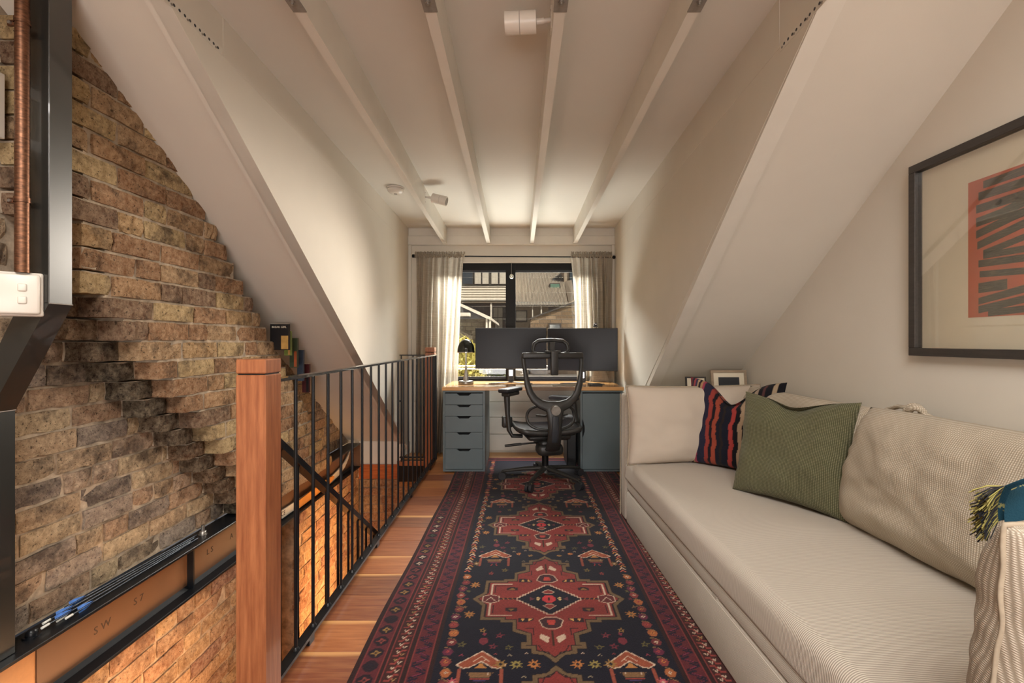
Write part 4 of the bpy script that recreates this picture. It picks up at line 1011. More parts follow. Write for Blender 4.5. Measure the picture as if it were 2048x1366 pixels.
Z = lambda f: zb_-(zb_-za_)*f
for pts, th in (([(0.06, Z(.05)), (.45, Z(.045)), (.65, Z(.005)+-.004)], .026), ([(0.02, Z(.125)), (.5, Z(.12)), (1, Z(.03))], .028), ([(0, Z(.215)), (.45, Z(.205)), (1, Z(.12))], .028),
                ([(0, Z(.31)), (.2, Z(.29)), (.6, Z(.20)), (1, Z(.215))], .030), ([(0, Z(.40)), (.3, Z(.33)), (.65, Z(.28)), (1, Z(.31))], .026), ([(0.01, Z(.48)), (.35, Z(.40)), (.7, Z(.36)), (1, Z(.40))], .026),
                ([(.06, Z(.545)), (.35, Z(.49)), (.65, Z(.44)), (1, Z(.48))], .022), ([(.06, Z(.56)), (.5, Z(.565)), (.75, Z(.53)), (1, Z(.55))], .020),
                ([(0.02, Z(.615)), (.4, Z(.625)), (.7, Z(.60)), (1, Z(.64))], .024), ([(0.03, Z(.69)), (.4, Z(.71)), (.75, Z(.735)), (1, Z(.72))], .022),
                ([(0.02, Z(.79)), (.25, Z(.785))], .034), ([(.02, Z(.885)), (.35, Z(.83)), (.7, Z(.765)), (1, Z(.80))], .024), ([(.02, Z(.945)), (.35, Z(.90)), (.7, Z(.85)), (1, Z(.875))], .024), ([(.10, Z(.975)), (.45, Z(.955)), (.75, Z(.92)), (1, Z(.95))], .022)):
    bandz(pts, th)
part('picture_glass', MB().box(AX-0.022, AX-0.0195, y0+fw, y1-fw, z0+fw, z1-fw), 'picture_glass', pic)
# small frames behind the sofa
t = thing('photo_frame', 'small pale wooden photo frame leaning behind the sofa, right of the darker one', 'picture', (1.40, 3.06, 0.76), (R(-8), 0, 0))
part('frame', MB().box(-.12, .12, 0, .015, 0, .018).box(-.12, .12, 0, .015, .155, .172).box(-.12, -.104, 0, .015, .018, .155).box(.104, .12, 0, .015, .018, .155), 'frame_pale', t, world=False)
part('mount', MB().box(-.104, .104, .006, .01, .018, .155), 'paper', t, world=False); part('photo', MB().box(-.07, .07, .004, .0065, .04, .125), 'dark_grey', t, world=False)
t = thing('photo_frame', 'small dark frame mostly hidden behind the linen cushion', 'picture', (1.19, 3.10, 0.76), (R(-8), 0, 0))
part('frame', MB().box(-.07, .07, 0, .012, 0, .012).box(-.07, .07, 0, .012, .115, .125).box(-.07, -.06, 0, .012, .012, .115).box(.06, .07, 0, .012, .012, .115), 'frame_wood', t, world=False)
part('photo', MB().box(-.06, .06, .004, .008, .012, .115), 'paper', t, world=False)
# ------------------------------------------------------------ desk
DY0, DY1, DZ = 3.895, 4.47, 0.735
desk = single('desk', MB().box(-0.683, 0.872, DY0-0.012, DY1, DZ-0.030, DZ, bev=0.003), 'desk', 'light timber desk top resting on the two grey blue units', 'desk')
CZ = DZ-0.030
def carcass(x0, x1, name, label):
    t = thing(name, label, 'cabinet', ((x0+x1)/2, (DY0+DY1)/2, 0.012))
    th = 0.016
    c = MB().box(x0, x0+th, DY0, DY1-0.02, 0.012, CZ).box(x1-th, x1, DY0, DY1-0.02, 0.012, CZ).box(x0+th, x1-th, DY0, DY1-0.02, 0.012, 0.012+th).box(x0+th, x1-th, DY0, DY1-0.02, CZ-th, CZ).box(x0+th, x1-th, DY1-0.03, DY1-0.02, 0.012+th, CZ-th)
    part('carcass', c, 'drawer', t)
    part('inside', MB().box(x0+th, x1-th, DY0+0.03, DY0+0.04, 0.012+th, CZ-th), 'cutout', t)
    return t
dl = carcass(-0.676, -0.318, 'drawer_unit', 'grey blue drawer unit with five drawers under the left end of the desk')
zs = [(0.680, 0.585), (0.582, 0.488), (0.485, 0.349), (0.346, 0.208), (0.205, 0.033)]
xa, xb = -0.658, -0.336
for zt, zb in zs:
    xc = (xa+xb)/2
    poly = [(xa, zb), (xb, zb), (xb, zt), (xc+0.062, zt), (xc+0.040, zt-0.019), (xc-0.040, zt-0.019), (xc-0.062, zt), (xa, zt)]
    dr = part('drawer', MB().prism([(a, b) for a, b in poly], DY0-0.001, DY0+0.016, 'y'), 'drawer', dl)
    part('drawer_box', MB().box(xa+0.01, xb-0.01, DY0+0.018, DY0+0.028, zb, zt-0.03), 'dark_grey', dr)
cr = carcass(0.500, 0.860, 'door_unit', 'grey blue cupboard unit with one door under the right end of the desk')
xa, xb = 0.518, 0.842
notch = [(xa, 0.46), (xa+0.008, 0.44), (xa+0.013, 0.415), (xa+0.018, 0.40), (xa+0.019, 0.375), (xa+0.018, 0.35), (xa+0.013, 0.335), (xa+0.007, 0.315), (xa, 0.30)]
part('door', MB().prism([(xb, 0.033), (xb, 0.680), (xa, 0.680)]+notch+[(xa, 0.033)], DY0-0.001, DY0+0.016, 'y'), 'drawer', cr)
single('computer_tower', MB().box(0.40, 0.485, 4.05, 4.40, 0.012, 0.42, bev=0.008).box(0.405, 0.48, 4.045, 4.05, 0.35, 0.40), 'black_plastic', 'black computer tower beside the right desk unit', 'computer')
# monitors
def monitor(name, label, loc, rz, w, h, zb, cam_=False):
    t = thing(name, label, 'monitor', loc, (0, 0, R(rz)))
    Q_ = lambda n_, mb, m, l_=None, par=None: part(n_, mb, m, par or t, l_, world=False)
    c = MB().box(-w/2, w/2, -0.004, 0.022, zb, zb+h, bev=0.004)
    c.box(-w*0.3, w*0.3, 0.02, 0.045, zb+h*0.25, zb+h*0.75, bev=0.01)
    Q_('casing', c, 'black_plastic'); Q_('screen', MB().box(-w/2+0.006, w/2-0.006, -0.0055, -0.004, zb+0.014, zb+h-0.006), 'screen')
    Q_('stand', MB().box(-0.030, 0.030, 0.042, 0.062, 0.008, zb+h*0.5, bev=0.004), 'dark_grey')
    Q_('stand_cap', MB().box(-0.018, 0.018, 0.036, 0.043, zb-0.07, zb-0.012), 'chrome')
    for s_ in (-1, 1): Q_('foot', MB().prism([(0.0, 0.07), (s_*0.03, 0.03), (s_*0.20, -0.10), (s_*0.165, -0.115), (0, 0.0)], 0.0, 0.009, 'z'), 'zinc')
    return t
mz = DZ
monitor('monitor', 'left black computer monitor on the desk, screen off', (-0.105, 4.28, mz), 0, 0.668, 0.386, 0.132)
monitor('monitor', 'right black computer monitor on the desk, angled, with a webcam on top', (0.562, 4.235, mz), -9, 0.646, 0.398, 0.116)
wc = thing('webcam', 'small black webcam clipped on the right monitor', 'webcam', at(1191, 653, 4.24))
part('body', MB().lathe([(0.010, -0.022), (0.014, -0.02), (0.014, 0.02), (0.010, 0.022)], (0, 0, 0.020), 16, Matrix.Translation((0, 0, 0.02)) @ Matrix.Rotation(R(90), 4, 'X') @ Matrix.Translation((0, 0, -0.02))), 'black_plastic', wc, world=False)
part('lens', MB().cyl((0, -0.022, 0.02), (0, -0.024, 0.02), 0.007), 'chrome', wc, world=False)
part('clip', MB().box(-0.02, 0.02, -0.012, 0.03, -0.003, 0.008, bev=0.002), 'black_plastic', wc, world=False)
# mushroom lamp
lp = at(932, 766, 4.18); lx, ly = lp.x, lp.y
lam = thing('desk_lamp', 'dark mushroom shaped table lamp on the desk, left of the monitors', 'lamp', (lx, ly, DZ))
part('base', MB().lathe([(0.0, 0), (0.068, 0), (0.070, 0.006), (0.070, 0.024), (0.064, 0.030), (0.0, 0.031)], (lx, ly, DZ), 32), 'zinc', lam)
part('stem', MB().lathe([(0.028, 0.03), (0.024, 0.06), (0.012, 0.12), (0.008, 0.16), (0.006, 0.30)], (lx, ly, DZ), 20), 'chrome', lam)
dome = [(0.079*math.cos(R(a)), 0.300+0.112*math.sin(R(a))) for a in range(0, 91, 9)]
part('shade', MB().lathe([(0.076, 0.296), (0.079, 0.290)]+[(max(r_, 0.0005), z_) for r_, z_ in dome], (lx, ly, DZ), 36), 'lamp_green', lam)
part('shade_rim', MB().lathe([(0.0785, 0.288), (0.0805, 0.292), (0.0785, 0.297)], (lx, ly, DZ), 36, cap=False), 'chrome', lam)
part('finial', MB().lathe([(0.006, 0.410), (0.008, 0.416), (0.003, 0.424)], (lx, ly, DZ), 12), 'black_plastic', lam)
b = at(1190, 771, 4.05)
single('notebook', MB().box(b.x-0.055, b.x+0.055, b.y-0.07, b.y+0.07, DZ, DZ+0.014, bev=0.003), 'dark_grey', 'small dark notebook near the right end of the desk', 'notebook')
single('paper_sheet', MB().box(0.27, 0.50, 4.0, 4.14, DZ, DZ+0.004), 'paper', 'white sheet lying on the desk behind the chair back', 'paper')

# ------------------------------------------------------------ office chair
oc = thing('office_chair', 'black mesh office chair with headrest in front of the desk', 'chair', (0.185, 3.63, 0.012), (0, 0, R(11)))
C_ = lambda n_, mb, m, l_=None, par=None: part(n_, mb, m, par or oc, l_, world=False)
a0 = 172-11
star = MB().cyl((0, 0, 0.075), (0, 0, 0.125), 0.045, 0.035, 20)
C_('base_hub', star, 'chair_black')
for i, (ang, rr_) in enumerate(((172-11, .345), (244-11, .30), (318-11, .33), (28-11, .33), (100-11, .33))):
    c, s = math.cos(R(ang)), math.sin(R(ang))
    lg = C_('leg', MB().tube([(c*.02, s*.02, .105), (c*rr_*.5, s*rr_*.5, .092), (c*rr_, s*rr_, .066)], [.026, .020, .013], 8, ry=[.020, .016, .010]), 'chair_black')
    tx, ty = -s, c
    for q in (-1, 1):
        C_('caster', MB().cyl((c*rr_+tx*q*.006, s*rr_+ty*q*.006, .030), (c*rr_+tx*q*.026, s*rr_+ty*q*.026, .030), .030, n=20), 'black_soft')
    C_('caster_fork', MB().cyl((c*rr_, s*rr_, .03), (c*rr_, s*rr_, .07), .009, n=10).tube([(c*rr_-c*.02, s*rr_-s*.02, .045), (c*rr_, s*rr_, .064), (c*rr_+c*.02, s*rr_+s*.02, .045)], 0.007, 6), 'chair_black')
C_('gas_column', MB().cyl((0, 0, .12), (0, 0, .25), .026, n=20).cyl((0, 0, .24), (0, 0, .34), .015, n=16), 'black_satin')
C_('mechanism', MB().box(-.075, .075, -.17, .13, .285, .355, bev=.018, seg=2).box(-.10, .10, -.20, -.06, .245, .33, bev=.03, seg=2), 'chair_black')
C_('tilt_lever', MB().tube([(-.03, -.02, .315), (-.17, -.03, .312), (-.20, -.03, .310)], .007, 8).tube([(-.20, -.03, .31), (-.33, -.035, .303)], .013, 10, ry=.010), 'chair_black')
C_('adjust_knob', MB().cyl((.06, -.08, .36), (.16, -.08, .36), .02, .024), 'chair_black')
# seat
def seatp(u, v):
    x = (u-.5)*.50; y = -.215+v*.46
    z = .435+.02*(abs(x)/.25)**3-.035*max(0, (v-.8)/.2)**2+.012*v-.0*x
    k_ = 1-0.12*(2*v-1)**4; return Vector((x*k_, y, z))
loopS = [seatp(i/12, 0) for i in range(12)]+[seatp(1, i/12) for i in range(12)]+[seatp(1-i/12, 1) for i in range(12)]+[seatp(0, 1-i/12) for i in range(12)]
C_('seat_frame', MB().tube([p-Vector((0, 0, .012)) for p in loopS], .016, 8, loop=True, ry=.022), 'chair_black')
sp = MB().grid(seatp, 16, 16); s2_ = MB().grid(lambda u, v: seatp(u, v)-Vector((0, 0, .03)), 16, 16); sp.add(s2_.v, s2_.f, True)
C_('seat_pad', sp, 'seat_mesh'); C_('seat_pan', MB().box(-.17, .17, -.16, .18, .355, .40, bev=.02, seg=2), 'chair_black')
# back: lyre shaped frame
BYo = lambda z: -.245-.05*(1-((z-.62)/.40)**2) if z > .3 else -.28
def lyre(inset_=0.0):
    half = [(.225, 1.000), (.222, .95), (.213, .88), (.200, .80), (.180, .735), (.150, .690), (.105, .655), (.05, .635), (0, .630)]
    pts = [(-x, z) for x, z in half]+[(x, z) for x, z in half[::-1][1:]]
    return [Vector((x*(1-inset_), BYo(z)+.02*abs(x)/.22, z)) for x, z in pts]
ly_ = lyre(); rr2 = [.016+.022*max(0, 1-abs(p.x)/.2)+0.008*(p.z < .85) for p in ly_]
C_('back_frame', MB().tube(ly_, [a*1.0 for a in rr2], 10, ry=.012), 'chair_black')
C_('back_top_rail', MB().box(-.235, .235, BYo(1.0)-.004, BYo(1.0)+.036, .985, 1.030, bev=.012, seg=3), 'chair_black')
def bm_(u, v):
    z = .655+v*.345; wmax = np.interp(z, [.63, .655, .69, .735, .80, .88, .95, 1.0], [.02, .10, .15, .180, .20, .213, .222, .225]); x = (u-.5)*2*wmax*.97
    return Vector((x, BYo(z)+.024*abs(x)/.22+.012, z))
C_('back_mesh', MB().grid(bm_, 16, 16), 'chair_mesh', 'see-through dark mesh of the chair back')
# spine
C_('spine', MB().tube([(0, -.285, .66), (0, -.298, .60), (0, -.300, .50), (0, -.285, .40), (0, -.24, .31), (0, -.16, .29)], [.095, .066, .052, .052, .056, .05], 12, ry=[.012, .016, .017, .017, .02, .02]), 'chair_black')
C_('spine_slot', MB().tube([(0, -.318, .565), (0, -.319, .50), (0, -.304, .41), (0, -.286, .37)], [.024, .027, .028, .024], 10, ry=.006), 'dark_grey')
C_('lumbar_knob', MB().cyl((0, -.300, .612), (0, -.332, .608), .037, .035, 28), 'bracket', 'round grey knob at the middle of the chair back').name = 'lumbar_knob'
# lumbar support
lr = [Vector((.185*math.copysign(abs(math.cos(t))**.75, math.cos(t)), -.215+.04*math.cos(t)**2, .545+.095*math.copysign(abs(math.sin(t))**.8, math.sin(t))-.03*abs(math.cos(t))*0)) for t in [i*2*math.pi/36 for i in range(36)]]
C_('lumbar_frame', MB().tube(lr, .012, 8, loop=True, ry=.009), 'chair_black')
C_('lumbar_mesh', MB().grid(lambda u, v: Vector(((u-.5)*.34, -.215+.04*((u-.5)*2)**2, .545+(v-.5)*.17*(1-.3*abs(2*u-1)**3))), 12, 6), 'chair_mesh')
C_('lumbar_arm', MB().tube([(-.12, -.205, .56), (-.06, -.25, .56), (0, -.29, .60)], .008, 8).tube([(.12, -.205, .56), (.06, -.25, .56), (0, -.29, .60)], .008, 8), 'chair_black')
# headrest
hy = BYo(1.0)+.035
hr = [(-.135, hy+.03, 1.022), (-.138, hy+.035, 1.055), (-.128, hy+.04, 1.095), (-.095, hy+.04, 1.118), (0, hy+.03, 1.123), (.095, hy+.04, 1.118), (.128, hy+.04, 1.095), (.138, hy+.035, 1.055), (.12, hy+.03, 1.022), (0, hy+.02, 1.010)]
C_('headrest_frame', MB().tube(hr, [.011]*10, 8, loop=True, ry=.015), 'chair_black')
C_('headrest_mesh', MB().grid(lambda u, v: Vector(((u-.5)*.25, hy+.028+.02*((u-.5)*2)**2, 1.022+v*.09)), 10, 5), 'chair_mesh')
C_('headrest_post', MB().box(-.028, .028, BYo(.93)-.032, BYo(.93)-.006, .865, 1.045, bev=.006, seg=2).box(-.055, .055, hy-.05, hy+.01, 1.028, 1.046, bev=.004), 'chair_black')
C_('headrest_neck', MB().box(-.022, .022, hy-.01, hy+.025, 1.035, 1.11, bev=.005), 'chair_black')
# arms
for s_ in (-1, 1):
    if s_ == 1:   # right arm tucked in behind the back
        C_('armrest_post', MB().tube([(.19, -.02, .37), (.235, -.02, .375), (.25, -.01, .42), (.25, -.005, .50), (.235, 0, .62)], [.022, .024, .020, .018, .022], 10, ry=[.014, .016, .018, .020, .026]), 'chair_black')
        rot = Matrix.Translation((.17, .06, .635)) @ Matrix.Rotation(R(50), 4, 'Z')
        C_('armrest_pad', MB().box(-.045, .045, -.12, .12, 0, .032, bev=.013, seg=3, mat=rot), 'black_soft'); continue
    ap = MB().tube([(s_*.19, -.02, .37), (s_*.27, -.02, .375), (s_*.295, -.01, .42), (s_*.305, -.005, .55), (s_*.31, 0, .70)], [.022, .024, .020, .018, .022], 10, ry=[.014, .016, .018, .020, .026])
    C_('armrest_post', ap, 'chair_black')
    rot = Matrix.Translation((s_*.275, .03, .715)) @ Matrix.Rotation(R(-s_*-38), 4, 'Z')
    C_('armrest_pad', MB().box(-.045, .045, -.13, .13, 0, .032, bev=.013, seg=3, mat=rot), 'black_soft')
    C_('armrest_plate', MB().box(-.035, .035, -.09, .09, -.03, 0, bev=.006, mat=rot), 'chair_black')
C_('arm_pivot', MB().box(-.34, -.26, .02, .08, .43, .52, bev=.012, seg=2), 'chair_black')

# ------------------------------------------------------------ curtains
CYv = 4.535
rod = thing('curtain_rod', 'thin black curtain rod above the window', 'curtain rod', (-0.07, CYv, 1.965))
zrod = 1.125+171*CYv/F
part('rod', MB().cyl((-1.07, CYv, zrod), (0.905, CYv, zrod-0.012), 0.0065, n=12), 'black_satin', rod)
for x, z in ((-1.085, zrod), (0.915, zrod-.012)): part('finial', MB().lathe([(0.006, -.012), (0.017, -.008), (0.017, .012), (0.010, .016)], (0, 0, 0), 12, Matrix.Translation((x, CYv, z)) @ Matrix.Rotation(R(90), 4, 'Y')), 'black_satin', rod)
for x, z in ((-1.02, zrod), (0.88, zrod-.012)): part('rod_bracket', MB().box(x-.006, x+.006, CYv, YW-0.02, z-.012, z+.008), 'black_satin', rod)
def curtain(name, label, x0, x1, xb0, xb1, ztop, zbot, folds, seed, gather):
    t = thing(name, label, 'curtain', ((x0+x1)/2, CYv, zbot))
    def fn(u, v):
        h = 1-v    # 0 top, 1 bottom
        s = h**0.8
        a = x0+(xb0-x0)*s; b = x1+(xb1-x1)*s
        uu = u+0.02*math.sin(u*23+seed)+0.012*math.sin(h*5+u*9)
        x = a+(b-a)*uu
        ph = u*folds*2*math.pi+0.8*math.sin(h*2.2+u*5+seed)
        amp = (0.013+0.028*min(1, h*3))*(0.75+0.5*noise.noise(Vector((u*6, h*1.5, seed))))
        y = CYv+amp*math.sin(ph)+0.010*math.sin(ph*2.3+h*3)*min(1, h*2)
        z = zbot+(ztop-zbot)*v
        return Vector((x, min(y, YW-0.035), z))
    part('panel', MB().grid(fn, 150, 40), 'curtain', t)
    def hd(u, v):   # gathered header around the rod
        x = x0-0.004+(x1-x0+0.008)*u; ph = u*folds*2.6*2*math.pi+1.5*math.sin(u*17)
        r_ = 0.015+0.004*math.sin(ph); an = -math.pi*1.25+v*math.pi*1.5
        return Vector((x+0.002*math.sin(ph*1.3), CYv-r_*math.cos(an)*1.0 if False else CYv+r_*math.sin(an), zrod+r_*math.cos(an)*1.1+0.004*math.sin(ph*1.7)*(v-.5)))
    part('rod_pocket', MB().grid(hd, 220, 10), 'curtain', t)
    def ruf(u, v):
        x = x0-0.004+(x1-x0+0.008)*u; ph = u*folds*2.6*2*math.pi+1.5*math.sin(u*17)
        return Vector((x+0.003*math.sin(ph*1.3+v), CYv+(0.003+0.010*v)*math.sin(ph)*1.1, zrod+.012+v*(0.030+0.004*math.sin(ph*.7))))
    part('ruffle', MB().grid(ruf, 220, 5), 'curtain', t)
    part('hem_band', MB().grid(lambda u, v: fn(u, 0.0)*(1) + Vector((0, -0.002, v*(0.055 if zbot > .3 else .08))) if False else fn(u, v*0.05)+Vector((0, -0.0025, 0)), 150, 3), 'curtain', t)
    return t
curtain('curtain', 'linen curtain hanging to the floor on the left of the window', -1.065, -0.575, -1.075, -0.66, zrod, 0.015, 9, 1.3, 0)
curtain('curtain', 'linen curtain on the right of the window, ending behind the monitor', 0.490, 0.895, 0.56, 0.885, zrod-.008, DZ-0.02, 8, 4.1, 0)
# bundled cloth at the foot of the right curtain
bd = thing('curtain_bundle', 'bunched linen cloth on the desk at the foot of the right curtain', 'cloth', (0.79, 4.42, DZ))
def bun(u, v):
    th_ = u*2*math.pi; h = v
    r_ = (0.085-0.03*h)*(1+0.12*math.sin(th_*5+h*4)+0.06*math.sin(th_*9))
    return Vector((0.775+r_*1.25*math.cos(th_), 4.42+r_*.55*math.sin(th_), DZ+0.002+h*0.15))
part('cloth', MB().grid(bun, 60, 16), 'curtain', bd); part('tie', MB().grid(lambda u, v: Vector((0.84+0.045*u, 4.37+0.012*math.sin(u*5), DZ+0.003+v*.13)), 10, 8), 'curtain', bd)
# glass ball on a string
gb = thing('glass_ball', 'small glass ball hanging on a string in front of the window bar', 'ornament', at(1023, 552, 4.50))
bp = at(1023, 553, 4.50)
M['crystal'] = NT('crystal'); M['crystal'].base('dfe6e0'); M['crystal'].rough(0.05); M['crystal'].b.inputs['Metallic'].default_value = 0.7; M['crystal'] = M['crystal'].m
part('ball', MB().lathe([(max(0.0005, .024*math.cos(R(a))), .024*math.sin(R(a))) for a in range(-90, 91, 15)], bp, 16), 'crystal', gb)
part('string', MB().cyl(bp+Vector((0, 0, .023)), (bp.x, CYv, zrod), .0009, n=5), 'white_plastic', gb)

# ------------------------------------------------------------ ceiling fittings
def spot(label, base, dirp, body, r, L, axis):
    t = thing('spotlight', label, 'spotlight', base)
    p0 = Vector(base); sgn = 1 if dirp[0] > 0 else -1
    part('mounting_plate', MB().box(p0.x-(0.008 if sgn > 0 else 0), p0.x+(0 if sgn > 0 else 0.008), p0.y-.02, p0.y+.02, p0.z-.042, p0.z+.042, bev=.002), 'white_plastic', t)
    for dz in (-.036, .036): part('screw', MB().cyl((p0.x+sgn*.0, p0.y, p0.z+dz), (p0.x+sgn*.0015, p0.y, p0.z+dz), .0035, n=8), 'bracket', t)
    j = Vector(body); part('swivel', MB().cyl(p0, p0+(j-p0)*.55, .008).cyl(p0+(j-p0)*.45, j, .0105), 'white_plastic', t)
    ax = Vector(axis).normalized(); q = j-ax*0.0
    part('can', MB().cyl(j, j+ax*L*.52, r, n=32), 'white_plastic', t)
    part('can_front', MB().cyl(j+ax*(L*.52+.0015), j+ax*L, r, n=32), 'white_plastic', t)
    part('can_joint', MB().cyl(j+ax*L*.515, j+ax*(L*.53), r*.96, n=32), 'dark_grey', t)
    part('lens', MB().cyl(j+ax*(L-.002), j+ax*(L+.0005), r*.82, n=24), 'bracket', t)
bxm = 0.121-0.0185
spot('white cylinder spotlight on the side of the ceiling beam at the top of the picture', (bxm, 1.64, 2.283), (-1, 0, 0), (bxm-.052, 1.64, 2.277), .037, .112, (-1, .05, -.02))
bx1 = -0.760+.0185
spot('small white spotlight on the left ceiling beam, beside the smoke alarm', (bx1, 3.49, 2.232), (1, 0, 0), (bx1+.055, 3.49, 2.227), .036, .115, (1, -.1, -.28))
sd = Vector((-0.972, 3.50, ceilZ(3.50)))
sa = thing('smoke_alarm', 'round white smoke alarm on the ceiling beside the left beam', 'smoke alarm', sd)
part('base', MB().lathe([(.066, -.012), (.068, 0)], sd, 32), 'white_plastic', sa)
part('cover', MB().lathe([(.028, -.046), (.045, -.042), (.060, -.026), (.063, -.014)], sd, 32), 'white_plastic', sa)
part('test_button', MB().lathe([(.012, -.049), (.014, -.045)], sd, 16), 'bracket', sa)
# outlet trunking and adaptor behind the right unit
single('power_outlet', MB().box(0.905, 0.918, 4.05, 4.18, 0.13, 0.30, bev=.004), 'white_plastic', 'white wall box between desk unit and sofa', 'power outlet')
pa = thing('power_adaptor', 'black power adaptor with cable beside the right desk unit', 'adaptor', (0.885, 4.02, 0.0))
part('adaptor_body', MB().box(0.872, 0.905, 3.95, 4.03, 0.05, 0.13, bev=.005), 'black_plastic', pa)
part('cable', MB().tube([(0.885, 3.98, .05), (0.88, 3.93, .012), (0.895, 3.87, .008), (0.90, 3.96, .006), (.905, 4.05, .008)], .0035, 6), 'black_plastic', pa)
part('cable', MB().tube([(0.88, 4.0, .13), (0.872, 4.02, .20), (.90, 4.05, .23)], .003, 6), 'white_plastic', pa)

# ------------------------------------------------------------ outdoors
M['weather'] = simple('weatherboard_paint', 'd8d1c4', 0.7, var=0.04); M['ext_white'] = simple('exterior_white', 'd8d2c6', 0.6)
M['corr'] = simple('corrugated_steel', 'd2c9bb', 0.5, 0.1, var=0.06); M['ext_dark'] = simple('exterior_grey', '5d5f66', 0.8, var=0.08)
M['ext_beige'] = simple('render_beige', '968a7b', 0.85, var=0.04); M['curt_ext'] = simple('far_curtain', 'c6c0b4', 0.8)
M['sky_green'] = simple('skylight_glass', '5f7f72', 0.2); M['ext_frame'] = simple('ext_frame', '2a2726', 0.6)
M['ext_glass'] = simple('ext_glass', '3a444e', 0.12, spec=0.8)
def far_brick(name, a, b):
    m = NT(name); br = m.n('TexBrick', Scale=1.0); br.inputs['Brick Width'].default_value = 0.24; br.inputs['Row Height'].default_value = 0.086; br.inputs['Mortar Size'].default_value = 0.008
    mp = m.n('Mapping'); mp.inputs['Rotation'].default_value = (R(90), 0, 0); m.l(m.tc.outputs['Object'], mp.inputs[0]); m.l(mp.outputs[0], br.inputs['Vector'])
    br.inputs['Color1'].default_value = (*srgb(a), 1); br.inputs['Color2'].default_value = (*srgb(b), 1); br.inputs['Mortar'].default_value = (*srgb('5c544a'), 1)
    m.base(m.mix(m.ramp(m.noise(3), [(.4, 0.0), (.6, .35)]), br.outputs['Color'], '4c4038')); m.rough(.95); m.bump(m.noise(20), .6, .03); return m.m
M['brick_far'] = far_brick('gable_brick', '8a7660', '66543f'); M['stone_far'] = far_brick('shed_brick', '7c7466', '625c50')
def crop(cx, cy, Y): return at(900+cx/5.253, 510+cy/5.253, Y)
def ebox(cx0, cy0, cx1, cy1, Y, d, bev=0):
    a, b = crop(cx0, cy0, Y), crop(cx1, cy1, Y); return MB().box(a.x, b.x, Y, Y+d, b.z, a.z, bev=bev)
# left weatherboard house
h1 = thing('terrace_house', 'cream weatherboard house with curtained upper windows, seen through the left pane', 'house', (crop(300, 900, 15).x, 16, -3.5))
Y = 15.0
a, b = crop(-300, 60, Y), crop(640, 465, Y)
part('upper_wall', MB().box(a.x, b.x, Y+0.06, Y+3.5, b.z, a.z), 'weather', h1)
nb = 13; zt, zb_ = crop(0, 310, Y).z, crop(0, 462, Y).z; dz = (zt-zb_)/6
for i in range(6):
    z = zb_+i*dz
    part('weatherboard', MB().prism([(Y+0.0, z), (Y+0.05, z+dz*1.02), (Y+0.07, z+dz*1.02), (Y+0.07, z)], a.x, b.x, 'x'), 'weather', h1)
for x0_, x1_, cur in ((-120, -10, 0), (40, 118, 0), (130, 240, 0), (255, 330, 1), (335, 410, 1), (430, 508, 1), (515, 592, 1)):
    w_ = part('window', ebox(x0_-4, 160, x1_+4, 312, Y-0.04, 0.08), 'ext_frame', h1)
    part('pane', ebox(x0_+5, 168, x1_-5, 303, Y-0.05, 0.01), 'curt_ext' if cur else 'ext_glass', w_)
    if cur:
        for q in range(3): part('window_bar', ebox(x0_+5+(x1_-x0_-10)*(q+1)/4-1.2, 168, x0_+5+(x1_-x0_-10)*(q+1)/4+1.2, 303, Y-0.056, 0.006), 'ext_white', w_)
part('gutter', ebox(-300, 458, 640, 482, Y-0.6, 0.14, 0.02), 'ext_white', h1); part('veranda_soffit', ebox(-300, 482, 640, 500, Y-0.55, 0.6), 'ext_beige', h1)
part('lower_wall', ebox(-300, 500, 640, 1500, Y+0.8, 2.5), 'ext_dark', h1)
for xq in (431,): part('veranda_post', ebox(xq-8, 500, xq+9, 1400, Y-0.5, 0.12), 'ext_white', h1)
w_ = part('window', ebox(445, 545, 560, 900, Y+0.74, 0.08), 'ext_frame', h1)
for x0_, x1_ in ((455, 500), (506, 551)):
    part('pane', ebox(x0_, 553, x1_, 657, Y+0.72, 0.02), 'curt_ext', w_); part('pane', ebox(x0_, 665, x1_, 890, Y+0.72, 0.02), 'curt_ext', w_)
a, b = crop(-300, -10, Y), crop(640, 165, Y)
part('eaves', MB().box(a.x, b.x, Y-0.4, Y+3.5, crop(0, 62, Y).z, crop(0, 30, Y).z), 'ext_dark', h1)
# right corrugated house
h2 = thing('terrace_house', 'house with a sunlit corrugated roof and green skylight, seen through the right pane', 'house', (crop(1000, 900, 15).x, 16, -3.5))
def corr(name, e0, e1, r0, r1, n, par, mat='corr', amp=0.03):
    e0, e1, r0, r1 = map(Vector, (e0, e1, r0, r1)); up = (e1-e0).cross(r0-e0).normalized()
    if up.z < 0: up = -up
    def f(u, v): return (e0+(e1-e0)*u)*(1-v)+(r0+(r1-r0)*u)*v+up*amp*math.sin(u*n*2*math.pi)
    return part(name, MB().grid(f, n*6, 1), mat, par, own=False)
e0, e1 = crop(640, 520, 14.2), crop(1420, 520, 14.2); r0 = crop(640, 178, 19.0); r1 = crop(1180, 178, 19.0); 
corr('corrugated_roof', crop(640, 498, 14.2), crop(1235, 498, 14.2), crop(640, 178, 19.0), crop(1190, 178, 19.0), 46, h2)
corr('veranda_roof', crop(640, 530, 13.6), crop(1330, 528, 13.6), crop(640, 498, 14.2), crop(1330, 498, 14.2), 56, h2, 'ext_white')
sk_ = part('skylight', ebox(1045, 296, 1160, 370, 16.2, 0.25, 0.02), 'ext_frame', h2); part('pane', ebox(1056, 305, 1150, 360, 16.18, 0.03), 'sky_green', sk_)
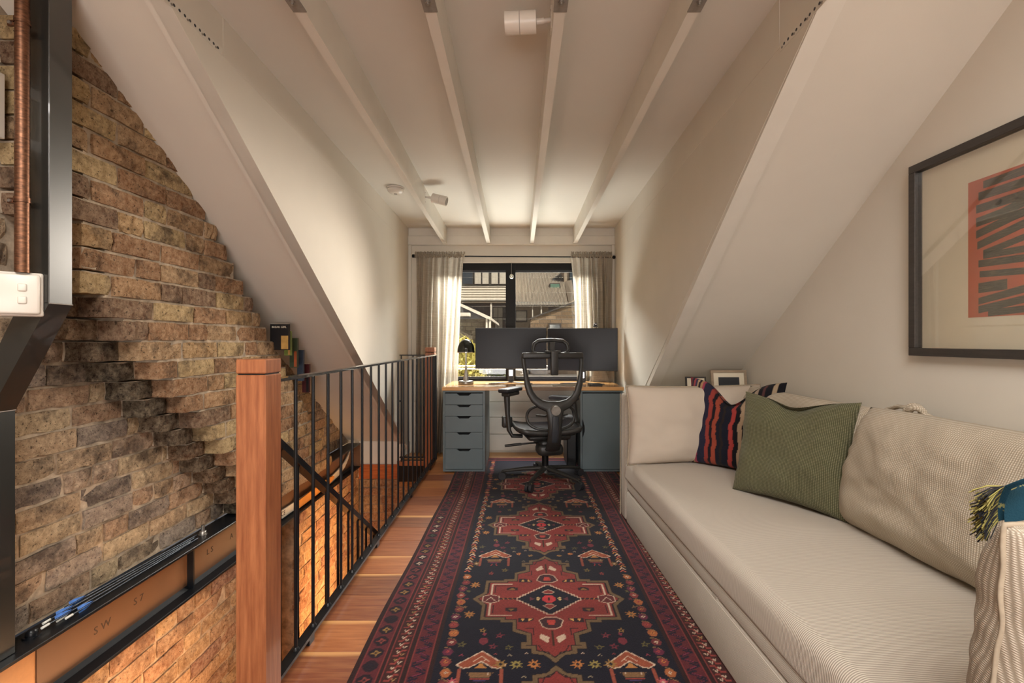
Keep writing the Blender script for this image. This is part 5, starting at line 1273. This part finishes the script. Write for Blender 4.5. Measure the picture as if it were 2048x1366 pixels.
part('party_wall', MB().add([crop(1175, 178, 19.0), crop(1250, 500, 14.0), crop(1250, 560, 14.0), crop(1175, 560, 19.0), crop(1195, 178, 19.0)+Vector((.25, 0, .1)), crop(1262, 500, 14.0)+Vector((.15, 0, .1)), crop(1262, 560, 14.0), crop(1200, 560, 19.0)], [(0, 1, 2, 3), (4, 5, 6, 7), (0, 1, 5, 4), (1, 2, 6, 5), (3, 0, 4, 7)]), 'ext_beige', h2)
part('side_wing', ebox(1200, 120, 1700, 480, 17.0, 2.5), 'ext_beige', h2)
w_ = part('window', ebox(1252, 175, 1312, 392, 16.94, 0.08), 'ext_frame', h2); part('pane', ebox(1260, 183, 1304, 384, 16.92, 0.02), 'ext_glass', w_)
part('lower_wall', ebox(640, 528, 1500, 1500, 14.9, 2.0), 'ext_beige', h2)
w_ = part('window', ebox(690, 580, 812, 705, 14.85, 0.06), 'ext_frame', h2); part('pane', ebox(697, 592, 800, 690, 14.83, 0.02), 'curt_ext', w_)
for xq, wd in ((868, 5), (960, 7)): part('veranda_post', ebox(xq-wd, 528, xq+wd, 760, 13.7, 0.10), 'ext_white', h2)
part('vent', ebox(1035, 545, 1120, 590, 14.8, 0.1), 'ext_dark', h2)
# brick gable
g1 = thing('brick_gable', 'brown brick gable wall rising to the right, in front of the corrugated house', 'building', (crop(1100, 900, 10).x, 10.5, -3.5))
pg = [crop(845, 690, 10), crop(850, 668, 10), crop(1500, 430, 10), crop(1500, 1500, 10), crop(845, 1500, 10)]
part('wall', MB().prism([(p.x, p.z) for p in pg], 10.0, 13.0, 'y'), 'brick_far', g1)
cap = [crop(835, 680, 10), crop(848, 660, 10), crop(1500, 418, 10), crop(1500, 436, 10)]
part('coping', MB().prism([(p.x, p.z) for p in cap], 9.9, 10.3, 'y'), 'ext_frame', g1)
w_ = part('window', ebox(1035, 716, 1170, 900, 9.96, 0.1), 'ext_frame', g1); part('pane', ebox(1048, 732, 1155, 890, 9.94, 0.02), 'ext_glass', w_)
# small shed house left
g2 = thing('brick_shed', 'small brick outbuilding with a white sloping gutter, behind the tree', 'building', (crop(250, 900, 9).x, 9.5, -3.5))
part('wall', MB().prism([(p.x, p.z) for p in (crop(-200, 690, 9), crop(-200, 560, 9), crop(100, 545, 9), crop(380, 665, 9), crop(380, 1500, 9), crop(-200, 1500, 9))], 9.1, 12.0, 'y'), 'stone_far', g2)
part('roof_edge', MB().prism([(p.x, p.z) for p in (crop(-100, 470, 9), crop(100, 505, 9), crop(430, 655, 9), crop(440, 690, 9), crop(400, 675, 9), crop(100, 535, 9), crop(-100, 500, 9))], 8.8, 12.0, 'y'), 'ext_white', g2)
part('gable_board', MB().prism([(p.x, p.z) for p in (crop(100, 535, 9), crop(390, 668, 9), crop(100, 672, 9))], 9.0, 9.06, 'y'), 'ext_dark', g2)
part('gutter', ebox(60, 605, 208, 645, 8.7, 0.2, 0.01), 'ext_white', g2)
for x0_, x1_ in ((376, 394), (408, 428)): part('post', ebox(x0_, 655, x1_, 1300, 8.85, 0.1), 'ext_white', g2)
# low roof just outside, rails, hedges
single('low_roof', MB().prism([(5.4, 0.62), (8.6, 0.50), (8.6, 0.44), (5.4, 0.56)], 0.05, 2.6, 'x'), 'ext_white', 'pale low roof just outside the right pane', 'roof')
rl = thing('window_rail', 'pale metal rail outside below the panes', 'railing', (0, 4.95, 0.6))
for z in (0.86, 0.83): part('rail', MB().cyl((-1.0, 4.95, z), (1.0, 4.95, z), 0.007, n=8), 'zinc', rl)
for x in (-0.98, 0.98): part('rail_bracket', MB().box(x-.012, x+.012, 4.738, 4.96, 0.82, 0.87), 'zinc', rl)
wf_ = thing('wire_fence', 'thin wires stretched between posts outside the window', 'fence', (0, 6.9, -3.5))
for x in (-2.2, 2.2): part('fence_post', MB().box(x-.03, x+.03, 6.87, 6.93, -3.5, 3.0), 'zinc', wf_)
for i, cyy in enumerate((236, 392, 540, 672)):
    z = crop(0, cyy, 6.9).z; part('wire', MB().cyl((-2.2, 6.9, z), (2.2, 6.9, z), 0.0012, n=5), 'zinc', wf_)
struct('ground', MB().box(-40, 40, 6.0, 60, -3.7, -3.5), 'ext_dark')
def leaf_mat(name, a, b):
    m = NT(name); m.base(m.ramp(m.noise(2.5), [(.3, a), (.7, b)])); m.rough(.6); m.b.inputs['Subsurface Weight'].default_value = 0
    t = m.n('BsdfTranslucent'); t.inputs[0].default_value = (*srgb(b), 1); mx = m.n('MixShader'); mx.inputs[0].default_value = .35
    m.l(m.b.outputs[0], mx.inputs[1]); m.l(t.outputs[0], mx.inputs[2]); m.l(mx.outputs[0], m.out.inputs[0]); return m.m
M['leaf_gold'] = leaf_mat('golden_leaves', '5e5c2a', 'a89a52'); M['leaf_green'] = leaf_mat('hedge_leaves', '2b3a1c', '59663a'); M['bark'] = simple('bark', '4c3a2a', .9)
def foliage(cen, rad, n, size, seed, droop=0.4):
    rf_ = random.Random(seed); mb = MB()
    for i in range(n):
        d_ = Vector((rf_.gauss(0, 1), rf_.gauss(0, 1), rf_.gauss(0, 1))).normalized()*rf_.random()**.4
        p = Vector((cen[0]+d_.x*rad[0], cen[1]+d_.y*rad[1], cen[2]+d_.z*rad[2]))
        a_ = Vector((rf_.uniform(-1, 1), rf_.uniform(-1, 1), rf_.uniform(-1, .3)-droop)).normalized()*size*rf_.uniform(.7, 1.5); b_ = a_.cross(Vector((rf_.random(), rf_.random(), .3))).normalized()*size*.2
        mb.add([p, p+a_*.5+b_, p+a_, p+a_*.5-b_], [(0, 1, 2, 3)])
    return mb
tr = thing('tree', 'yellow green feathery tree outside, behind the desk lamp', 'tree', (-0.95, 6.6, -3.5))
part('trunk', MB().tube([(-0.85, 6.7, -3.5), (-0.82, 6.6, -1), (-0.75, 6.55, 0.6)], [.12, .08, .03], 10), 'bark', tr)
part('foliage', foliage((-0.93, 6.5, 0.55), (0.42, 0.4, 0.72), 5200, .085, 3), 'leaf_gold', tr, kind='stuff')
hd_ = thing('hedge', 'dark green hedge outside, below the left monitor', 'hedge', (-0.4, 8.0, -3.5))
part('stems', MB().box(-1.9, 0.05, 7.85, 8.0, -3.5, 0.2), 'bark', hd_)
part('foliage', foliage((-0.75, 7.7, 0.05), (1.1, .5, .62), 5200, .09, 5, .1), 'leaf_green', hd_, kind='stuff')
